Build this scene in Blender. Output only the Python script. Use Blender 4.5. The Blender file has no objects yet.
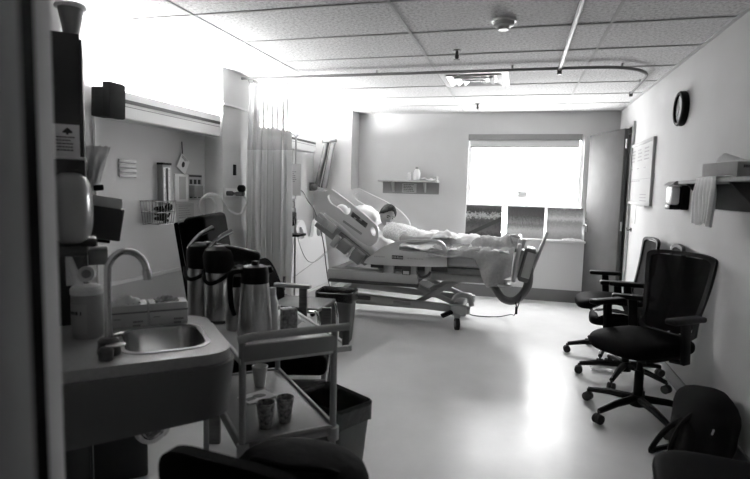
import bpy, bmesh, math, random
from mathutils import Vector, Matrix, Euler, noise
random.seed(7)
SC = bpy.context.scene
COL = SC.collection
PI = math.pi
W = {}                                   # world matrix of every object when it was built

# ------------------------------------------------------------------ materials
def mat(name, v, rough=.5, metal=0, var=0, vscale=8, bump=0, bscale=60, coat=0, spec=.5, sheen=0, stretch=None, ior=1.5):
    m = bpy.data.materials.new(name); m.use_nodes = True
    nt = m.node_tree; b = nt.nodes['Principled BSDF']
    b.inputs['Base Color'].default_value = (v, v, v, 1)
    b.inputs['Roughness'].default_value = rough
    b.inputs['Metallic'].default_value = metal
    b.inputs['Coat Weight'].default_value = coat; b.inputs['IOR'].default_value = ior
    b.inputs['Specular IOR Level'].default_value = spec
    b.inputs['Sheen Weight'].default_value = sheen
    tc = nt.nodes.new('ShaderNodeTexCoord')
    src = tc.outputs['Object']
    if stretch:
        mp = nt.nodes.new('ShaderNodeMapping'); mp.inputs['Scale'].default_value = stretch
        nt.links.new(src, mp.inputs['Vector']); src = mp.outputs['Vector']
    if var:
        n = nt.nodes.new('ShaderNodeTexNoise'); n.inputs['Scale'].default_value = vscale; n.inputs['Detail'].default_value = 5
        r = nt.nodes.new('ShaderNodeValToRGB')
        a, c = max(0, v*(1-var)), min(1, v*(1+var))
        r.color_ramp.elements[0].position = .3; r.color_ramp.elements[0].color = (a, a, a, 1)
        r.color_ramp.elements[1].position = .7; r.color_ramp.elements[1].color = (c, c, c, 1)
        nt.links.new(src, n.inputs['Vector']); nt.links.new(n.outputs['Fac'], r.inputs['Fac'])
        nt.links.new(r.outputs['Color'], b.inputs['Base Color'])
    if bump:
        n = nt.nodes.new('ShaderNodeTexNoise'); n.inputs['Scale'].default_value = bscale; n.inputs['Detail'].default_value = 4
        bp = nt.nodes.new('ShaderNodeBump'); bp.inputs['Strength'].default_value = bump; bp.inputs['Distance'].default_value = .01
        nt.links.new(src, n.inputs['Vector']); nt.links.new(n.outputs['Fac'], bp.inputs['Height'])
        nt.links.new(bp.outputs['Normal'], b.inputs['Normal'])
    return m

def mix_transparent(m, fac):             # fac = share of light that passes straight through
    nt = m.node_tree; b = nt.nodes['Principled BSDF']; o = nt.nodes['Material Output']
    t = nt.nodes.new('ShaderNodeBsdfTransparent'); mx = nt.nodes.new('ShaderNodeMixShader')
    mx.inputs[0].default_value = fac
    nt.links.new(b.outputs[0], mx.inputs[1]); nt.links.new(t.outputs[0], mx.inputs[2]); nt.links.new(mx.outputs[0], o.inputs[0])
    return m

def mix_translucent(m, v, fac):          # thin cloth: part of the light comes through from behind
    nt = m.node_tree; b = nt.nodes['Principled BSDF']; o = nt.nodes['Material Output']
    t = nt.nodes.new('ShaderNodeBsdfTranslucent'); t.inputs['Color'].default_value = (v, v, v, 1); mx = nt.nodes.new('ShaderNodeMixShader')
    mx.inputs[0].default_value = fac
    nt.links.new(b.outputs[0], mx.inputs[1]); nt.links.new(t.outputs[0], mx.inputs[2]); nt.links.new(mx.outputs[0], o.inputs[0])
    return m

def emis(name, v, s):
    m = bpy.data.materials.new(name); m.use_nodes = True; nt = m.node_tree
    b = nt.nodes['Principled BSDF']; b.inputs['Base Color'].default_value = (v, v, v, 1)
    b.inputs['Emission Color'].default_value = (1, 1, 1, 1); b.inputs['Emission Strength'].default_value = s
    return m

def ceiling_mat():
    m = mat('acoustic_tile', .62, .9); nt = m.node_tree; b = nt.nodes['Principled BSDF']
    tc = nt.nodes.new('ShaderNodeTexCoord')
    n = nt.nodes.new('ShaderNodeTexNoise'); n.inputs['Scale'].default_value = 55; n.inputs['Detail'].default_value = 6; n.inputs['Roughness'].default_value = .7
    r = nt.nodes.new('ShaderNodeValToRGB')
    r.color_ramp.elements[0].position = .36; r.color_ramp.elements[0].color = (.30, .30, .30, 1)
    r.color_ramp.elements[1].position = .56; r.color_ramp.elements[1].color = (.60, .60, .60, 1)
    nt.links.new(tc.outputs['Object'], n.inputs['Vector']); nt.links.new(n.outputs['Fac'], r.inputs['Fac']); nt.links.new(r.outputs['Color'], b.inputs['Base Color'])
    bp = nt.nodes.new('ShaderNodeBump'); bp.inputs['Strength'].default_value = .4; bp.inputs['Distance'].default_value = .004
    nt.links.new(n.outputs['Fac'], bp.inputs['Height']); nt.links.new(bp.outputs['Normal'], b.inputs['Normal'])
    return m

def floor_mat():
    m = mat('sheet_vinyl', .5, .25, spec=.5); nt = m.node_tree; b = nt.nodes['Principled BSDF']
    tc = nt.nodes.new('ShaderNodeTexCoord')
    n = nt.nodes.new('ShaderNodeTexNoise'); n.inputs['Scale'].default_value = 2.2; n.inputs['Detail'].default_value = 8; n.inputs['Roughness'].default_value = .65
    r = nt.nodes.new('ShaderNodeValToRGB')
    r.color_ramp.elements[0].position = .3; r.color_ramp.elements[0].color = (.74, .74, .74, 1)
    r.color_ramp.elements[1].position = .75; r.color_ramp.elements[1].color = (.85, .85, .85, 1)
    nt.links.new(tc.outputs['Object'], n.inputs['Vector']); nt.links.new(n.outputs['Fac'], r.inputs['Fac']); nt.links.new(r.outputs['Color'], b.inputs['Base Color'])
    n2 = nt.nodes.new('ShaderNodeTexNoise'); n2.inputs['Scale'].default_value = 6; n2.inputs['Detail'].default_value = 6
    r2 = nt.nodes.new('ShaderNodeMapRange'); r2.inputs['To Min'].default_value = .24; r2.inputs['To Max'].default_value = .42
    nt.links.new(tc.outputs['Object'], n2.inputs['Vector']); nt.links.new(n2.outputs['Fac'], r2.inputs['Value']); nt.links.new(r2.outputs[0], b.inputs['Roughness'])
    bp = nt.nodes.new('ShaderNodeBump'); bp.inputs['Strength'].default_value = .03; bp.inputs['Distance'].default_value = .02
    nt.links.new(n2.outputs['Fac'], bp.inputs['Height']); nt.links.new(bp.outputs['Normal'], b.inputs['Normal'])
    return m

def picture_mat(name, bands, nscale, contrast, trunks=0, road=False, seed=0):
    """A printed landscape: tone bands by height broken up by noise, optional upright trunks or a slanting road."""
    m = mat(name, .4, .5); nt = m.node_tree; b = nt.nodes['Principled BSDF']; L = nt.links.new
    tc = nt.nodes.new('ShaderNodeTexCoord'); sp = nt.nodes.new('ShaderNodeSeparateXYZ'); L(tc.outputs['Generated'], sp.inputs[0])
    mp = nt.nodes.new('ShaderNodeMapping'); mp.inputs['Location'].default_value = (seed, seed*.7, seed*.3)
    mp.inputs['Scale'].default_value = (1.3, .05, 1)
    L(tc.outputs['Generated'], mp.inputs['Vector'])
    n = nt.nodes.new('ShaderNodeTexNoise'); n.inputs['Scale'].default_value = nscale; n.inputs['Detail'].default_value = 12; n.inputs['Roughness'].default_value = .72
    L(mp.outputs[0], n.inputs['Vector'])
    ma = nt.nodes.new('ShaderNodeMath'); ma.operation = 'MULTIPLY_ADD'; ma.inputs[1].default_value = contrast
    L(n.outputs['Fac'], ma.inputs[0]); L(sp.outputs['Z'], ma.inputs[2])
    sb = nt.nodes.new('ShaderNodeMath'); sb.operation = 'SUBTRACT'; sb.inputs[1].default_value = contrast*.5; L(ma.outputs[0], sb.inputs[0])
    r = nt.nodes.new('ShaderNodeValToRGB'); cr = r.color_ramp
    while len(cr.elements) < len(bands): cr.elements.new(.5)
    for e, (p, v) in zip(cr.elements, bands): e.position = p; e.color = (v, v, v, 1)
    L(sb.outputs[0], r.inputs['Fac']); out = r.outputs['Color']
    if trunks:
        wv = nt.nodes.new('ShaderNodeTexWave'); wv.inputs['Scale'].default_value = trunks; wv.inputs['Distortion'].default_value = 4
        wv.inputs['Detail'].default_value = 3; L(mp.outputs[0], wv.inputs['Vector'])
        mr = nt.nodes.new('ShaderNodeMapRange'); mr.inputs['From Min'].default_value = .3; mr.inputs['From Max'].default_value = .55; L(sp.outputs['Z'], mr.inputs['Value'])
        mu = nt.nodes.new('ShaderNodeMath'); mu.operation = 'MULTIPLY'; L(mr.outputs[0], mu.inputs[0]); L(wv.outputs['Fac'], mu.inputs[1])
        mx = nt.nodes.new('ShaderNodeMixRGB'); mx.inputs[2].default_value = (.06, .06, .06, 1); L(mu.outputs[0], mx.inputs[0]); L(out, mx.inputs[1]); out = mx.outputs[0]
    if road:
        # distance from the slanting line z = .08 + .62*(x-.15)
        k = nt.nodes.new('ShaderNodeMath'); k.operation = 'MULTIPLY_ADD'; k.inputs[1].default_value = -.6; k.inputs[2].default_value = 0; L(sp.outputs['X'], k.inputs[0])
        a = nt.nodes.new('ShaderNodeMath'); a.operation = 'ADD'; L(k.outputs[0], a.inputs[0]); L(sp.outputs['Z'], a.inputs[1])
        ab = nt.nodes.new('ShaderNodeMath'); ab.operation = 'ABSOLUTE'; L(a.outputs[0], ab.inputs[0])
        lt = nt.nodes.new('ShaderNodeMath'); lt.operation = 'LESS_THAN'; lt.inputs[1].default_value = .07; L(ab.outputs[0], lt.inputs[0])
        mx = nt.nodes.new('ShaderNodeMixRGB'); mx.inputs[2].default_value = (.03, .03, .03, 1); L(lt.outputs[0], mx.inputs[0]); L(out, mx.inputs[1]); out = mx.outputs[0]
    L(out, b.inputs['Base Color'])
    return m

M = dict(
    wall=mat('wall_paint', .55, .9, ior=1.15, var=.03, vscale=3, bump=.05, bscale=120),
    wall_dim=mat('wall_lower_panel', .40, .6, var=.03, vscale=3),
    ceil=ceiling_mat(), tbar=mat('ceiling_bar', .45, .8, ior=1.15), floor=floor_mat(),
    base=mat('vinyl_base', .16, .5), white=mat('white_paint', .75, .45), trim=mat('trim_paint', .6, .5),
    ledge=mat('ledge_laminate', .62, .4), door=mat('door_laminate', .085, .8, ior=1.15, var=.08, vscale=6),
    darkpanel=mat('dark_laminate', .035, .5, var=.1), black=mat('black_plastic', .003, .5, ior=1.22), blackf=mat('black_fabric', .008, .9, bump=.15, bscale=400, spec=.2),
    vinyl=mat('black_vinyl', .003, .6, bump=.06, bscale=150, ior=1.06), rubber=mat('rubber', .01, .7),
    steel=mat('brushed_steel', .45, .28, 1, var=.12, vscale=30, stretch=(1, 1, .02)), chrome=mat('chrome', .7, .1, 1), steel_soft=mat('satin_steel', .5, .22, 1),
    grey=mat('grey_plastic', .22, .45), mid=mat('mid_grey_plastic', .38, .45), pale=mat('pale_plastic', .66, .4), darkgrey=mat('dark_grey_plastic', .05, .45),
    bedw=mat('bed_plastic', .52, .35), bedg=mat('bed_metal', .34, .45), bedm=mat('bed_base_paint', .42, .4),
    linen=mat('white_linen', .8, .9, bump=.1, bscale=250, sheen=.2), blanket=mat('woven_blanket', .34, .95, var=.1, vscale=40, bump=.3, bscale=180), gown=mat('patterned_gown', .7, .9, var=.28, vscale=60),
    skin=mat('skin', .38, .5, var=.06, vscale=20), hair=mat('dark_hair', .01, .85, bump=.6, bscale=200), lip=mat('lip', .13, .5), eye=mat('eye', .02, .2),
    curtain=mix_translucent(mat('curtain_cloth', .82, .9, bump=.1, bscale=300), .85, .3), curtain_mesh=mix_transparent(mat('curtain_net', .75, .9), .35),
    paper=mat('paper', .75, .8), paperg=mat('shaded_print', .4, .8, var=.3, vscale=60), ink=mat('ink', .02, .7), inkg=mat('grey_ink', .2, .7),
    card=mat('cardboard', .42, .9, ior=1.1, var=.06, vscale=12), fixture=mat('fixture_enamel', .55, .35), stripe=mat('black_stripe', .012, .4),
    lens=emis('lamp_diffuser', .8, 50), lens_far=emis('far_lamp_diffuser', .8, 155), sinktop=mat('sink_laminate', .38, .35, var=.08, vscale=90), apron=mat('sink_apron', .12, .5),
    bagclear=mix_transparent(mat('clear_film', .7, .15, spec=.8), .45), fluid=mix_transparent(mat('fluid_bag', .75, .2), .25),
    tray=mat('cart_tray', .24, .4), cartm=mat('cart_frame', .28, .4), cup=mix_transparent(mat('cup_plastic', .65, .3), .15), cupd=mat('printed_cup', .28, .4, var=.75, vscale=70),
    wood=mat('stained_wood', .1, .4, var=.25, vscale=10, stretch=(1, 1, 6)), woodl=mat('arm_wood', .35, .35, var=.15, vscale=10),
    meshf=mix_transparent(mat('chair_mesh', .004, .9, spec=.1), .10), glass=mix_transparent(mat('pane_glass', .9, .03), .9), shade=mat('blind_fabric', .7, .8),
    binb=mat('bin_plastic', .045, .45), bing=mat('grey_bin_plastic', .1, .5), liner=mat('bin_liner', .008, .22, bump=.4, bscale=30),
    litvinyl=mat('vinyl_lit_tone', .2, .5), clockface=mat('clock_face', .5, .3), jug=mat('jug_plastic', .33, .4), dispens=mat('dispenser_plastic', .3, .22), dispdark=mat('smoked_plastic', .03, .2),
    wb=mat('whiteboard_enamel', .42, .8, ior=1.1), frame=mat('board_frame', .4, .7, ior=1.2), shadebox=mat('shade_box_grey', .045, .6), track=mat('track_metal', .2, .6, ior=1.2), bag=mat('black_bag_cloth', .004, .9, bump=.4, bscale=20, spec=.1), sprink=mat('sprinkler_metal', .25, .35, .8), dark=mat('void_black', .002, .9, ior=1.02), shelfdark=mat('shelf_painted_shade', .03, .9, ior=1.1), shelfpale=mat('shelf_laminate', .3, .8, ior=1.1),
    jambw=mat('jamb_paint', .36, .9, ior=1.05), leaf=mat('door_edge', .14, .9, ior=1.05), cloth=mat('cotton_cloth', .85, .9, bump=.1, bscale=200), pat=mat('patterned_paper', .2, .8, var=.6, vscale=70),
    pic1=picture_mat('print_road', [(0, .02), (.2, .10), (.45, .04), (.58, .08), (.64, .38), (.72, .38), (.78, .02), (1, .07)], 14, .7, road=True, seed=3),
    pic2=picture_mat('print_forest', [(0, .4), (.25, .6), (.42, .25), (.52, .42), (.7, .12), (1, .05)], 22, .4, trunks=7, seed=8),
    pic3=picture_mat('print_meadow', [(0, .35), (.3, .6), (.55, .35), (.66, .7), (.78, .4), (1, .14)], 14, .4, seed=12),
)

# ------------------------------------------------------------------ geometry
class G:
    def __init__(s, m=None): s.bm = bmesh.new(); s.m = m or Matrix()
    def _add(s, verts, faces, M=None):
        T = s.m @ M if M else s.m
        vs = [s.bm.verts.new(T @ Vector(v)) for v in verts]; fs = []
        for f in faces:
            try: fs.append(s.bm.faces.new([vs[i] for i in f]))
            except ValueError: pass
        return vs, fs
    def box(s, x0, x1, y0, y1, z0, z1, bev=0, M=None, seg=2):
        v = [(x, y, z) for z in (z0, z1) for y in (y0, y1) for x in (x0, x1)]
        vs, fs = s._add(v, [(0, 2, 3, 1), (4, 5, 7, 6), (0, 1, 5, 4), (2, 6, 7, 3), (0, 4, 6, 2), (1, 3, 7, 5)], M)
        if bev:
            es = list({e for f in fs for e in f.edges})
            bmesh.ops.bevel(s.bm, geom=es, offset=bev, segments=seg, affect='EDGES', profile=.5, clamp_overlap=True)
        return s
    def ob(s, c, d, rot=(0, 0, 0), bev=0, seg=2):
        M = Matrix.Translation(c) @ Euler(rot).to_matrix().to_4x4()
        return s.box(-d[0]/2, d[0]/2, -d[1]/2, d[1]/2, -d[2]/2, d[2]/2, bev, M, seg)
    def bar(s, p, q, w, h, bev=0, up=(0, 0, 1)):       # box beam from p to q
        p, q = Vector(p), Vector(q); d = q-p; x = d.normalized(); y = Vector(up).cross(x)
        if y.length < 1e-4: y = Vector((0, 1, 0)).cross(x)
        y.normalize(); z = x.cross(y)
        R = Matrix((x, y, z)).transposed().to_4x4()
        return s.box(0, d.length, -w/2, w/2, -h/2, h/2, bev, Matrix.Translation(p) @ R)
    def tube(s, pts, r, n=8, closed=False, smooth=0, cap=True):
        P = [Vector(p) for p in pts]
        R = list(r) if isinstance(r, (list, tuple)) else [r]*len(P)
        if smooth: P, R = spline(P, R, smooth, closed)
        N = len(P); vs = []; prev = None
        for i in range(N):
            a = P[(i-1) % N] if (closed or i) else P[0]; b = P[(i+1) % N] if (closed or i < N-1) else P[-1]
            t = (b-a).normalized()
            if prev is None:
                u = t.cross(Vector((0, 0, 1)))
                if u.length < .05: u = t.cross(Vector((1, 0, 0)))
            else: u = prev - t*prev.dot(t)
            u.normalize(); prev = u; w = t.cross(u)
            for k in range(n):
                an = 2*PI*k/n; vs.append(P[i] + (u*math.cos(an)+w*math.sin(an))*R[i])
        fs = []
        for i in range(N if closed else N-1):
            for k in range(n):
                j = (i+1) % N; fs.append((i*n+k, i*n+(k+1) % n, j*n+(k+1) % n, j*n+k))
        if cap and not closed: fs += [tuple(range(n))[::-1], tuple((N-1)*n+k for k in range(n))]
        s._add(vs, fs); return s
    def cyl(s, p, q, r0, r1=None, n=20): return s.tube([p, q], [r0, r0 if r1 is None else r1], n)
    def lathe(s, prof, c=(0, 0, 0), n=24, M=None, sx=1, sy=1):
        vs = []; fs = []; N = len(prof)
        for r, z in prof:
            for k in range(n):
                a = 2*PI*k/n; vs.append((c[0]+r*math.cos(a)*sx, c[1]+r*math.sin(a)*sy, c[2]+z))
        for i in range(N-1):
            for k in range(n): fs.append((i*n+k, i*n+(k+1) % n, (i+1)*n+(k+1) % n, (i+1)*n+k))
        if prof[0][0] > 1e-5: fs.append(tuple(range(n))[::-1])
        if prof[-1][0] > 1e-5: fs.append(tuple((N-1)*n+k for k in range(n)))
        s._add(vs, fs, M); bmesh.ops.remove_doubles(s.bm, verts=s.bm.verts, dist=1e-5); return s
    def ell(s, c, r, rot=(0, 0, 0), n=24, p=2):
        """ellipsoid; p > 2 squares it off"""
        vs = []; fs = []; m = n//2
        def sg(x, e): return math.copysign(abs(x)**e, x)
        e = 2/p
        for i in range(m+1):
            th = PI*i/m
            for k in range(n):
                ph = 2*PI*k/n
                vs.append((r[0]*sg(math.sin(th), e)*sg(math.cos(ph), e), r[1]*sg(math.sin(th), e)*sg(math.sin(ph), e), r[2]*sg(math.cos(th), e)))
        for i in range(m):
            for k in range(n): fs.append((i*n+k, (i+1)*n+k, (i+1)*n+(k+1) % n, i*n+(k+1) % n))
        s._add(vs, fs, Matrix.Translation(c) @ Euler(rot).to_matrix().to_4x4())
        bmesh.ops.remove_doubles(s.bm, verts=s.bm.verts, dist=1e-5); return s
    def plate(s, outer, holes, p0, p1, smooth=0, holes_smooth=None):
        """outline (2-D points a,b) placed by p0(a,b) on the front and p1(a,b) on the back"""
        loops = [outer]+list(holes)
        if smooth: loops = [[(v.x, v.y) for v in spline([Vector((a, b, 0)) for a, b in l], [1]*len(l), smooth, True)[0]] for l in loops]
        fr = []; tmp = bmesh.new()
        for l in loops:
            vs = [tmp.verts.new((a, b, 0)) for a, b in l]
            for i in range(len(vs)): tmp.edges.new((vs[i], vs[(i+1) % len(vs)]))
        bmesh.ops.triangle_fill(tmp, use_beauty=True, use_dissolve=False, edges=tmp.edges[:])
        tmp.verts.ensure_lookup_table(); tmp.verts.index_update()
        tri = [[v.index for v in f.verts] for f in tmp.faces]; co = [(v.co.x, v.co.y) for v in tmp.verts]; n = len(co)
        vs = [p0(*c) for c in co]+[p1(*c) for c in co]
        fs = [tuple(t) for t in tri]+[tuple(i+n for i in t[::-1]) for t in tri]
        o = 0
        for l in loops:
            k = len(l)
            for i in range(k):
                a, b = o+i, o+(i+1) % k; fs.append((a, b, b+n, a+n))
            o += k
        s._add(vs, fs); tmp.free(); bmesh.ops.recalc_face_normals(s.bm, faces=s.bm.faces); return s
    def sheet(s, f, nu, nv, thick=0):
        vs = [Vector(f(i/nu, j/nv)) for j in range(nv+1) for i in range(nu+1)]; n = nu+1
        q = [(j*n+i, j*n+i+1, (j+1)*n+i+1, (j+1)*n+i) for j in range(nv) for i in range(nu)]
        if not thick: s._add(vs, q); return s
        nor = [Vector()]*len(vs); nor = [Vector() for _ in vs]
        for f_ in q:
            d = (vs[f_[2]]-vs[f_[0]]).cross(vs[f_[3]]-vs[f_[1]])
            for i in f_: nor[i] += d
        back = [v-nn.normalized()*thick if nn.length else v for v, nn in zip(vs, nor)]; K = len(vs)
        fs = q+[tuple(i+K for i in f_[::-1]) for f_ in q]
        ring = [i for i in range(n)]+[j*n+nu for j in range(1, nv+1)]+[nv*n+i for i in range(nu-1, -1, -1)]+[j*n for j in range(nv-1, 0, -1)]
        for i in range(len(ring)):
            a, b = ring[i], ring[(i+1) % len(ring)]; fs.append((b, a, a+K, b+K))
        s._add(vs+back, fs); return s

def spline(P, R, k, closed):
    n = len(P); oP = []; oR = []
    for i in range(n if closed else n-1):
        g = lambda j: P[j % n] if closed else P[max(0, min(n-1, j))]
        a, b, c, d = g(i-1), g(i), g(i+1), g(i+2); r0, r1 = R[i], R[(i+1) % n]
        for q in range(k):
            t = q/k
            oP.append(.5*((2*b)+(c-a)*t+(2*a-5*b+4*c-d)*t*t+(3*b-a-3*c+d)*t**3)); oR.append(r0+(r1-r0)*t)
    if not closed: oP.append(P[-1]); oR.append(R[-1])
    return oP, oR

def thing(name, label, cat, loc=(0, 0, 0), rz=0, group=None):
    o = bpy.data.objects.new(name, None); COL.objects.link(o); o.empty_display_size = .1
    o.location = loc; o.rotation_euler = (0, 0, rz)
    W[o] = Matrix.Translation(loc) @ Matrix.Rotation(rz, 4, 'Z')
    o['label'] = label; o['category'] = cat
    if group: o['group'] = group
    return o

def obj(name, g, m, parent=None, angle=35, label=None):
    bm = g.bm; bmesh.ops.recalc_face_normals(bm, faces=bm.faces)
    xs = [v.co for v in bm.verts]
    c = Vector(((min(v.x for v in xs)+max(v.x for v in xs))/2, (min(v.y for v in xs)+max(v.y for v in xs))/2, min(v.z for v in xs)))
    bmesh.ops.translate(bm, verts=bm.verts, vec=-c)
    pm = W[parent] if parent else Matrix()
    loc = pm.inverted() @ c; bm.transform(pm.inverted().to_3x3().to_4x4())
    me = bpy.data.meshes.new(name); bm.to_mesh(me); bm.free()
    me.materials.append(M[m] if isinstance(m, str) else m)
    me.polygons.foreach_set('use_smooth', [True]*len(me.polygons)); me.set_sharp_from_angle(angle=math.radians(angle))
    o = bpy.data.objects.new(name, me); COL.objects.link(o); o.location = loc
    if parent: o.parent = parent
    W[o] = pm @ Matrix.Translation(loc)
    if label: o['label'] = label
    return o

def single(name, g, m, label, cat, group=None, angle=35):
    o = obj(name, g, m, None, angle); o['label'] = label; o['category'] = cat
    if group: o['group'] = group
    return o

def struct(name, g, m, parent=None, angle=35):
    o = obj(name, g, m, parent, angle)
    if not parent: o['kind'] = 'structure'
    return o

def copy_tree(o, parent=None):
    c = o.copy(); COL.objects.link(c); c.parent = parent
    for ch in list(o.children): copy_tree(ch, c)
    return c

def place(root, loc, rz, label):
    r = copy_tree(root); r.location = loc; r.rotation_euler = (0, 0, rz); r['label'] = label; return r

def text_marks(g, o, ex, ey, w, rows, pitch, h, fill=.8, rnd=None):
    """rows of short dark strokes standing in for lines of print too small to read, slightly proud of the sheet"""
    rnd = rnd or random.Random(3); nrm = Vector(ex).cross(Vector(ey)).normalized()
    for r in range(rows):
        x = 0
        while x < w*fill*rnd.uniform(.75, 1):
            l = rnd.uniform(.03, .09)*w*2
            if x+l > w: break
            a = Vector(o)+Vector(ex)*x-Vector(ey)*(r*pitch)+nrm*.0012
            b = a+Vector(ex)*l
            vs = [a, b, b+Vector(ey)*h, a+Vector(ey)*h]; top = [v+nrm*.0006 for v in vs]
            g._add(vs+top, [(0, 1, 2, 3), (4, 5, 6, 7), (0, 1, 5, 4), (1, 2, 6, 5), (2, 3, 7, 6), (3, 0, 4, 7)])
            x += l+.03*w

UV = Matrix(((.737, -.676, 0, 0), (.676, .737, 0, 0), (0, 0, 1, 0), (0, 0, 0, 1)))    # frame of the slanted entry wall: u out of the wall, v along it
def uv(u, v, z=0): return UV @ Vector((u, v, z))
AZ = math.atan2(.676, .737)
# ------------------------------------------------------------------ the room
CE = 2.43
struct('floor', G().box(-3.2, 2.1, -2.6, 7.5, -.06, 0), 'floor')
struct('ceiling', G().box(-3.2, 2.1, -2.6, 7.5, CE, CE+.06), 'ceil')
g = G()
for x in (-1.973, -.742, .489): g.box(x-.009, x+.009, -2.5, 7.29, CE-.006, CE)
for k in range(-8, 8): g.box(-2.73, 1.176, 2.98+.61*k-.009, 2.98+.61*k+.009, CE-.006, CE)
g.box(1.15, 1.177, -2.5, 7.3, CE-.008, CE); g.box(-2.2, 1.177, 7.275, 7.3, CE-.008, CE); g.box(-2.74, -2.715, 2.9, 6.95, CE-.008, CE)
struct('trim_1', g, 'tbar')
g = G()
g.box(1.177, 1.27, -2.6, 6.40, 0, CE); g.box(1.177, 1.27, 7.26, 7.5, 0, CE); g.box(1.177, 1.27, 6.40, 7.26, 2.13, CE)
struct('wall_right', g, 'wall')
g = G()
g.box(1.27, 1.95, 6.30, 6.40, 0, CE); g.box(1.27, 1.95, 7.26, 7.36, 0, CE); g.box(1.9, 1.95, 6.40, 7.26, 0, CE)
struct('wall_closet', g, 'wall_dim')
WX0, WX1, WZ0, WZ1 = -.675, .775, .80, 2.135
g = G()
g.box(-3.0, WX0, 7.3, 7.42, 0, CE); g.box(WX1, 1.27, 7.3, 7.42, 0, CE); g.box(WX0, WX1, 7.3, 7.42, 0, WZ0); g.box(WX0, WX1, 7.3, 7.42, WZ1, CE)
struct('wall_back', g, 'wall')
struct('wall_left', G().box(-2.86, -2.74, 2.7, 7.42, 0, CE), 'wall')
struct('wall_pillar', G().box(-2.74, -2.2, 6.95, 7.3, 0, CE), 'wall')
g = G(); g.box(-2.74, -2.56, 4.3, 5.0, 0, CE)
struct('wall_column', g, 'wall')
struct('trim_2', G().box(-2.562, -2.549, 4.3, 5.0, 2.105, 2.125), 'trim')
struct('wall_entry', G(UV).box(-.25, -.13, -.05, 4.1, 0, CE), 'wall')
struct('wall_corridor', G().box(-3.2, 2.1, -2.7, -2.6, 0, CE), 'base')
struct('wall_corridor_side', G().box(-3.3, -3.2, -2.7, 2.8, 0, CE), 'base')
# chair rail and lower panel of the head wall
struct('trim_3', G().box(-2.74, -2.722, 2.9, 4.3, .675, .70), 'trim')
struct('trim_4', G().box(-2.74, -2.730, 2.9, 4.3, .10, .672), 'wall_dim')
struct('baseboard_right', G().box(1.162, 1.177, -2.6, 6.40, 0, .105, .003), 'base')
struct('baseboard_back', G().box(-2.2, WX0, 7.285, 7.3, 0, .15), 'base')
struct('baseboard_left', G().box(-2.74, -2.725, 2.9, 4.3, 0, .10), 'base')
# low ledge cabinet under the window
struct('trim_5', G().box(-1.35, .85, 7.2, 7.3, .16, .775), 'ledge')
struct('baseboard_ledge', G().box(-1.35, .85, 7.205, 7.3, 0, .16), 'base')
g = G()
for a, b, c, d in ((.40, .56, .655, .663), (.40, .56, .503, .511), (.40, .408, .503, .663), (.552, .56, .503, .663)): g.box(a, b, 7.195, 7.2, c, d)
struct('trim_6', g, 'trim')
struct('windowsill', G().box(-.74, .86, 7.165, 7.36, .775, .80, .006), 'white')
# window
w = struct('window_1', G().plate([(WX0, WZ0), (WX1, WZ0), (WX1, WZ1), (WX0, WZ1)], [[(WX0+.045, WZ0+.045), (WX1-.045, WZ0+.045), (WX1-.045, WZ1-.045), (WX0+.045, WZ1-.045)]],
    lambda a, b: (a, 7.34, b), lambda a, b: (a, 7.40, b)), 'white')
obj('pane', G().box(WX0+.045, WX1-.045, 7.368, 7.374, WZ0+.045, WZ1-.045), 'glass', w)
g = G(); g.box(WX0+.045, WX1-.045, 7.35, 7.39, 1.20, 1.235); g.box(-.20, -.155, 7.35, 7.39, WZ0+.045, 1.2); g.box(.335, .375, 7.35, 7.39, WZ0+.045, 1.2)
obj('mullion', g, 'white', w)
# door leaf ajar on the right wall
dx, dy = .853-1.10, 7.2-6.40; dl = math.hypot(dx, dy); DM = Matrix.Translation((1.10, 6.40, 0)) @ Matrix.Rotation(math.atan2(dy, dx), 4, 'Z')
d = struct('door_1', G(DM).box(0, .86, -.022, .022, .008, 2.115, .002), 'door')
g = G(DM); g.cyl((.80, .02, 1.0), (.80, .07, 1.0), .012); g.bar((.80, .07, 1.0), (.69, .07, 1.0), .018, .018, .004); g.ob((.80, .026, 1.0), (.05, .01, .16), bev=.003)
obj('door_handle', g, 'chrome', d)
g = G(DM)
for z in (1.05, 1.16): g.cyl((.825, .02, z), (.825, .03, z), .012)
obj('lock', g, 'chrome', d)
g = G(DM)
for z in (.25, 1.05, 1.95): g.cyl((-.008, .0, z-.05), (-.008, .0, z+.05), .01)
obj('hinge', g, 'chrome', d)
g = G(); g.box(1.15, 1.19, 6.35, 6.392, 0, 2.19, .004); g.box(1.15, 1.19, 7.255, 7.298, 0, 2.19); g.box(1.15, 1.19, 6.392, 7.255, 2.135, 2.19)
struct('door_2', g, 'wall')
# near door frame and leaf right beside the camera
struct('door_3', G(UV).box(-.129, -.046, .612, .855, 0, 2.1, .006), 'jambw')
struct('door_4', G(UV).box(-.129, -.0465, .485, .612, 0, 2.1), 'dark')
struct('door_5', G(UV).box(-.129, -.046, .30, .485, 0, 2.1, .004), 'leaf')

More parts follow.
